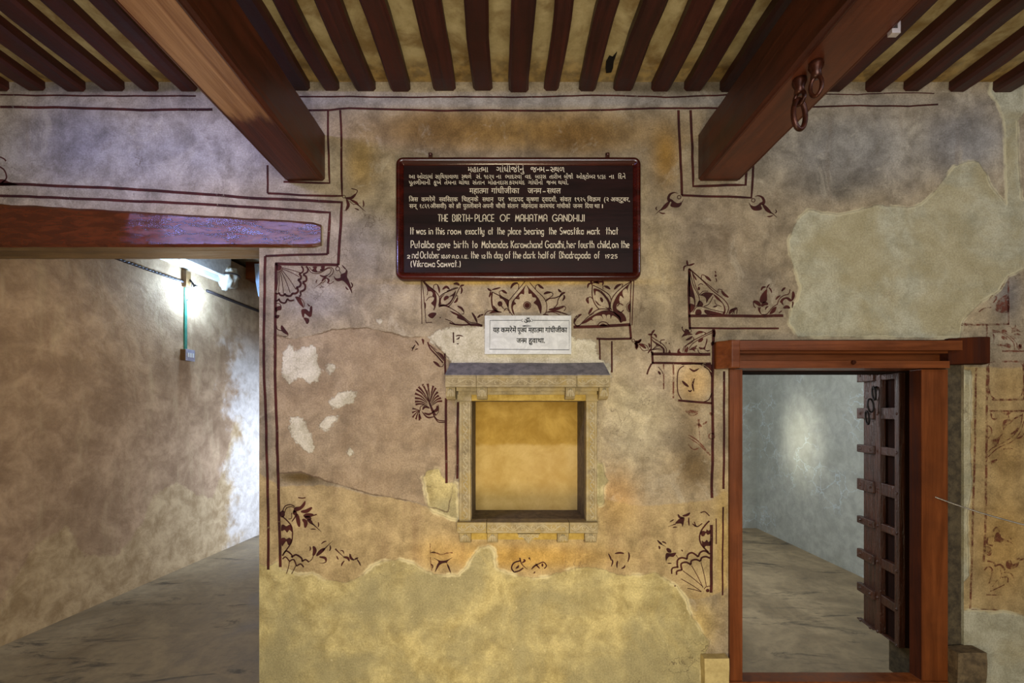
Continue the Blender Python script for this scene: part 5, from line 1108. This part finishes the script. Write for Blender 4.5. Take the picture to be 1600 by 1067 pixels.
p.leaf(3.2, [(20,355),(80,370),(130,320)]).leaf(4.4, [(15,375),(60,420),(45,490)]).leaf(4.6, [(85,400),(140,420),(205,475)]).cur(1.1, [(140,395),(220,430),(250,490)]).cur(1.1, [(100,440),(160,510),(250,500)]).leaf(3, [(250,385),(265,420),(265,460)]).fill([(270,480),(290,500),(245,555),(235,545)])
p.cur(1.3, [(450,400),(455,340),(520,330)]).dot(543,380,10).dot(595,390,10).fill([(580,545),(600,495),(620,545)]).fill([(730,545),(740,490),(775,475),(765,515),(790,545)])
p.fill([(800,120),(820,110),(820,150),(850,180),(860,150),(910,160),(940,215),(985,240),(900,255),(830,275),(800,295),(820,245),(845,215),(815,170)], True).ring(940,180,25,1.0)
p.leaf(4.4, [(1030,245),(1090,205),(1160,200)]).cur(1.2, [(1150,195),(1200,215),(1180,245)]).leaf(3.6, [(870,335),(930,310),(985,270)]).cur(1.2, [(990,290),(1005,320),(960,380),(850,440),(820,530)]).cur(1.4, [(1330,170),(1150,260),(960,360),(870,440),(850,540)]).cur(1.2, [(1330,200),(1150,290),(990,390),(920,480)]).fill([(860,500),(900,440),(910,470),(900,530),(870,540)])
p.fill([(920,500),(990,450),(1060,420),(1040,470),(1100,470),(1020,490),(1030,530),(980,500)], True).fill([(1090,450),(1150,460),(1190,430),(1220,300),(1230,360),(1205,430),(1200,500),(1280,500),(1230,525),(1170,490),(1110,490)], True).leaf(4.5, [(1075,360),(1120,340),(1160,305)]).cur(1.2, [(1070,490),(1090,540),(1140,570)]).fill([(1290,380),(1330,350),(1340,400),(1300,430)]).cur(4, [(1340,170),(1350,220),(1335,280)])
p.fill([(1150,735),(1310,740),(1310,870),(1250,800)], False).cur(1.0, [(1120,750),(1200,780),(1310,900)]).leaf(3.4, [(410,850),(430,880),(450,910)]).cur(1.0, [(410,780),(470,850),(490,900)])
p.done()
# roundel, fan and scroll beside the door, left
p = Paint('painted_panel', (1040, 560, 4.854))
p.line(3.4, [(95,318),(230,330),(352,340)]).cur(1.6, [(140,55),(105,80),(90,130),(92,250),(120,310)]).cur(2.0, [(290,60),(330,90),(350,140)]).cur(1.6, [(350,260),(330,310),(290,330)]).line(1.6, [(120,45),(290,40)])
p.leaf(4, [(125,170),(150,195),(175,215)]).leaf(3, [(220,150),(205,200),(215,250)]).leaf(3, [(180,75),(215,95),(255,75)]).leaf(2.4, [(170,240),(185,250),(200,240)])
p.done('painted roundel with a worn flower')
p = Paint('painted_panel', (1040, 560, 4.854), 'faded')
p.leaf(6, [(145,400),(200,405),(245,400)]).cur(1.6, [(160,405),(200,435),(245,415)]).leaf(4, [(215,510),(250,500),(275,520)]).tail(4, [(250,460),(252,500),(260,620)]).leaf(3, [(280,500),(300,490),(315,475)]).cur(2, [(175,580),(250,630),(340,735)]).cur(1.4, [(170,598),(250,650),(320,720)]).cur(1.6, [(170,650),(210,690),(250,680)]).ring(350,590,22,2).leaf(4, [(330,410),(345,420),(350,435)])
p.done('faded scroll below the roundel')
p = Paint('painted_fan', (1020, 780, 7.117))
p.cur(2.6, [(265,840),(270,800),(325,785)]).cur(2.8, [(325,790),(315,720),(370,700),(425,730)]).cur(2.8, [(425,725),(430,685),(480,670),(530,690)]).cur(2.8, [(530,690),(545,650),(590,638),(635,655)])
p.cur(2.4, [(210,830),(215,770),(265,755),(285,760)]).cur(2.8, [(275,755),(275,680),(320,650),(385,665)]).cur(2.8, [(380,665),(390,615),(440,595),(505,640)]).cur(2.8, [(505,640),(530,590),(580,575),(635,610)])
for a, b in (((335,795),(560,975)),((430,735),(560,985)),((535,700),(595,965)),((315,885),(540,1025)),((385,990),(540,1030))): p.cur(1.1, [a, ((a[0]+b[0])/2+4, (a[1]+b[1])/2-3), b])
p.cur(1.2, [(570,1000),(590,975),(640,965)]).dot(610,1015,20)
p.cur(2.4, [(630,240),(590,280),(540,350),(520,430),(545,510),(620,590)]).fill([(530,370),(560,350),(590,360),(600,335),(620,350),(640,340),(640,380),(610,395),(590,375),(575,405),(545,410)], True).fill([(545,460),(575,475),(600,450),(620,475),(640,460),(640,515),(590,520),(570,545),(550,500)], True)
p.leaf(3.4, [(280,165),(300,200),(340,205)]).fill([(250,270),(290,220),(350,200),(345,260),(330,305),(315,270)]).leaf(4, [(330,185),(380,175),(415,150)]).leaf(2.4, [(400,200),(400,250),(405,295)]).leaf(2, [(185,255),(210,240),(235,225)]).tail(2, [(255,275),(210,290),(170,305)]).leaf(1.8, [(220,315),(245,310),(270,310)]).leaf(2.4, [(440,270),(470,295),(490,300)]).cur(1.6, [(460,250),(490,305),(550,268)]).cur(1.6, [(530,150),(580,140),(630,185)])
p.leaf(3, [(50,455),(80,485),(105,505)]).leaf(2.4, [(100,470),(130,480),(150,495)]).leaf(3, [(65,520),(75,535),(75,555)]).tail(1.6, [(90,495),(120,515),(150,530)]).leaf(6, [(155,545),(180,570),(205,590)]).fill([(150,600),(200,600),(260,595),(230,640),(180,640),(150,690),(165,715),(150,700),(140,650)], True).leaf(2, [(165,712),(185,712),(210,712)]).leaf(2, [(318,560),(325,570),(333,580)]).tail(1.2, [(260,620),(275,645),(295,660)]).dot(247,964,9,8)
p.done()
# flower scroll, lower left
p = Paint('painted_scroll', (405, 720, 5.93))
p.fill([(190,480),(215,460),(235,470),(235,510),(210,525),(195,510)]).cur(1.6, [(215,470),(240,420),(290,405),(330,425)]).cur(1.2, [(235,480),(255,435),(300,425),(330,440)])
for k in range(5): p.leaf(1.4, [(238+k*17, 455-k*9), (252+k*17, 430-k*5)])
p.cur(2, [(215,515),(265,560),(300,610),(308,680),(295,760),(225,860)]).fill([(205,600),(225,590),(250,605),(280,592),(300,610),(305,660),(280,640),(258,665),(235,640),(205,650)], True).fill([(205,720),(235,712),(250,725),(280,712),(303,735),(290,770),(268,780),(252,745),(230,770),(210,790)], True)
p.fill([(330,430),(380,420),(425,370),(425,410),(390,450),(345,470),(315,480)], True).leaf(6, [(385,470),(440,465),(490,430)]).leaf(7, [(410,510),(450,505),(505,500)]).leaf(6.5, [(350,490),(360,550),(372,612)]).leaf(6.5, [(400,540),(430,570),(425,620)]).fill([(320,455),(350,480),(340,520),(310,560),(300,560),(330,510),(310,490)], True).leaf(6, [(420,520),(460,530),(480,545)]).leaf(2, [(500,510),(520,500),(538,497)]).fill([(440,545),(480,545),(500,590),(470,580)]).cur(1.2, [(300,480),(300,530),(270,540)])
p.tail(2.4, [(490,580),(530,615),(575,658)]).leaf(2, [(545,565),(550,590),(545,615)]).leaf(1.8, [(475,633),(500,632),(525,636)])
p.cur(2.4, [(215,880),(250,835),(300,870),(300,895)]).cur(2.8, [(300,895),(340,870),(390,900),(400,935)]).cur(2.4, [(400,930),(430,915),(460,938)]).cur(2, [(215,910),(245,890),(280,930)]).cur(2.2, [(280,930),(320,915),(345,975)]).cur(2.2, [(345,975),(385,955),(412,985)]).cur(1.2, [(280,930),(270,990),(252,1045)]).cur(1.2, [(340,970),(320,1010),(300,1048)])
p.leaf(6, [(500,880),(515,830),(500,790)]).leaf(6, [(530,880),(570,840),(610,810)]).leaf(4, [(555,890),(610,900),(620,935)]).tail(1.8, [(620,935),(590,948),(552,945)]).tail(2, [(590,830),(640,780),(680,742)]).leaf(2, [(575,770),(600,750),(625,745)]).leaf(2.4, [(650,835),(660,810),(655,780)]).leaf(2, [(468,835),(475,815),(470,790)]).cur(1.2, [(460,935),(490,910),(500,880)])
p.tail(2.6, [(705,815),(740,850),(800,905)]).leaf(2, [(750,830),(775,835),(785,860)]).leaf(2.2, [(718,880),(725,900),(735,915)]).leaf(4, [(780,890),(820,900),(835,930)]).leaf(4, [(840,860),(850,900),(880,920)]).leaf(2.6, [(880,915),(900,905),(918,898)]).leaf(2.2, [(905,910),(925,940),(940,972)]).leaf(2.4, [(760,975),(770,950),(790,925)])
p.cur(1.8, [(360,340),(400,345),(430,340)])
p.done()
# worn remains right of the door and under the niche
p = Paint('painted_remains', (1500, 550, 5.93), 'faded')
p.fr(1490, 410, 7.11)
p.fill([(560,370),(612,370),(612,550),(480,545),(470,480),(500,420)], True).cur(2, [(400,410),(430,370),(480,390),(440,450)]).cur(2, [(520,300),(560,240),(605,220)]).cur(2, [(280,550),(340,510),(420,500)]).cur(1.6, [(430,770),(540,790),(660,880),(680,970)]).cur(1.6, [(430,750),(580,790),(690,880),(710,960)]).leaf(4, [(530,755),(560,760),(600,775)]).leaf(5, [(525,815),(560,840),(600,850)]).fill([(610,700),(660,730),(690,690),(700,730),(745,770),(690,770),(640,780),(650,740)], True).leaf(3, [(640,810),(670,835),(700,850)]).leaf(3, [(670,800),(710,795),(745,805)]).fill([(480,910),(540,905),(560,920),(580,895),(640,920),(620,950),(560,930),(510,930)], True).leaf(3, [(440,790),(450,840),(440,890)]).leaf(5, [(725,970),(740,920),(750,960)]).leaf(5, [(75,690),(120,690),(165,692)])
p.fr(1500, 550, 5.93)
p.cur(1.6, [(265,130),(280,100),(330,88)]).cur(1.6, [(560,100),(583,130),(585,200)]).cur(1.6, [(585,340),(570,400),(540,430)]).cur(2, [(270,340),(285,400),(320,430)]).line(2.2, [(268,110),(268,400)]).line(2.2, [(592,95),(592,440)])
p.cur(1.6, [(580,570),(560,680),(500,770),(400,840),(300,890),(262,930)]).cur(1.6, [(592,640),(560,740),(480,830),(350,890),(262,970)]).fill([(280,560),(300,580),(300,610),(350,610),(320,630),(290,610)], True).fill([(290,810),(340,800),(400,750),(370,800),(350,860),(310,870)], True).leaf(4, [(470,760),(510,740),(540,700)]).leaf(4, [(380,555),(430,575),(480,550)]).fill([(400,640),(440,620),(450,580),(470,630),(520,600),(480,650),(430,690),(400,720)], True).cur(1.8, [(262,680),(290,710),(290,760),(262,800)]).leaf(3, [(400,900),(440,895),(490,895)]).leaf(5, [(262,1025),(300,1020),(345,995)]).leaf(3, [(525,800),(560,790),(593,755)]).leaf(3, [(500,620),(540,600),(580,580)])
p.fr(1490, 800, 6.27)
p.cur(3, [(385,190),(420,150),(455,195)]).fill([(400,240),(430,195),(460,220),(470,250),(540,280),(585,315),(520,290),(480,290),(475,320),(440,290),(400,290)], True).cur(2.6, [(395,235),(340,250),(330,310),(385,330)]).leaf(2, [(540,240),(555,255),(565,272)]).leaf(2, [(505,320),(525,322),(540,318)]).fill([(310,340),(360,345),(375,400),(350,430),(310,400)], True).cur(2.6, [(330,480),(390,490),(405,530)]).cur(2.8, [(405,530),(460,515),(505,570)]).cur(2.2, [(495,590),(560,600),(590,650)]).cur(2.4, [(300,570),(340,535),(380,570),(350,700)]).cur(1.4, [(430,665),(380,730)]).cur(1.8, [(500,710),(420,750),(360,775)]).cur(1.4, [(320,810),(480,815)]).cur(2, [(470,640),(530,640),(530,690)]).fill([(515,540),(520,480),(560,470),(580,510),(640,490),(620,540),(560,560)], True).leaf(3, [(610,465),(630,460),(650,450)]).leaf(3, [(640,475),(665,465),(690,455)]).cur(1.6, [(460,570),(470,610),(455,650)])
p.fr(640, 840, 4.444)
p.line(1.4, [(142,40),(145,160),(155,235)]).cur(2, [(145,105),(190,108),(220,118),(270,105),(300,105)])
p.done('faded remains of painted flowers right of the door')
p = Paint('painted_remains', (640, 840, 4.444))
p.fill([(165,140),(190,150),(215,160),(260,155),(300,135),(260,170),(275,200),(288,250),(262,200),(255,175),(215,185),(190,220),(175,240),(190,190),(200,165)], True).leaf(2, [(145,180),(160,195),(158,215)]).leaf(1.6, [(145,105),(165,100),(185,104)])
p.cur(2.2, [(725,240),(708,210),(725,175),(770,160)]).fill([(735,215),(745,200),(760,190),(755,210)]).tail(2.6, [(765,140),(780,185),(820,220)]).leaf(3, [(780,175),(800,160),(790,150)]).cur(2.2, [(725,240),(760,230),(790,210)]).leaf(2.6, [(845,220),(870,195),(900,180)]).leaf(2.4, [(875,180),(890,200),(905,215)]).dot(922,190,7,12).cur(1.8, [(900,180),(930,170),(950,195),(935,215)]).leaf(2, [(862,250),(868,240),(872,235)]).leaf(1.8, [(825,150),(832,140),(838,158)])
p.leaf(3, [(1425,110),(1460,105),(1490,110)]).leaf(2.6, [(1515,170),(1525,130),(1520,100)]).leaf(2.6, [(1440,210),(1440,180),(1445,160)]).leaf(2.4, [(1400,200),(1410,170),(1405,150)]).leaf(2.6, [(1470,215),(1490,205),(1495,190)]).leaf(2.4, [(1380,110),(1395,140),(1400,160)])
p.done('small dark painted remains below the niche')
p = Paint('painted_scroll', (0, 0, 1))
p.cur(2.2, [(-6,243),(6,248),(9,252)]).cur(2.4, [(-6,258),(6,265),(10,278),(2,286)]).fill([(-8,282),(4,280),(14,284),(28,289),(-8,290)], True)
p.done()

# dark ragged scrap under the ceiling boards
zc = CZ-0.001; sc = lambda px, py: (lambda f: Vector(((px-VX)*S*f, (f-1)*D, zc)))((CZ-EYE)/(S*(VY-py)))
bm = bmesh.new()
prism(bm, [sc(*q) for q in ((947,112),(955,111),(958,104),(959,94),(964,80),(957,88),(952,86),(947,95),(946,104))], (0, 0, -0.006))
tag(obj('ragged_scrap', bm, M['blackiron']), 'small dark ragged scrap stuck to the ceiling between two joists', 'scrap')
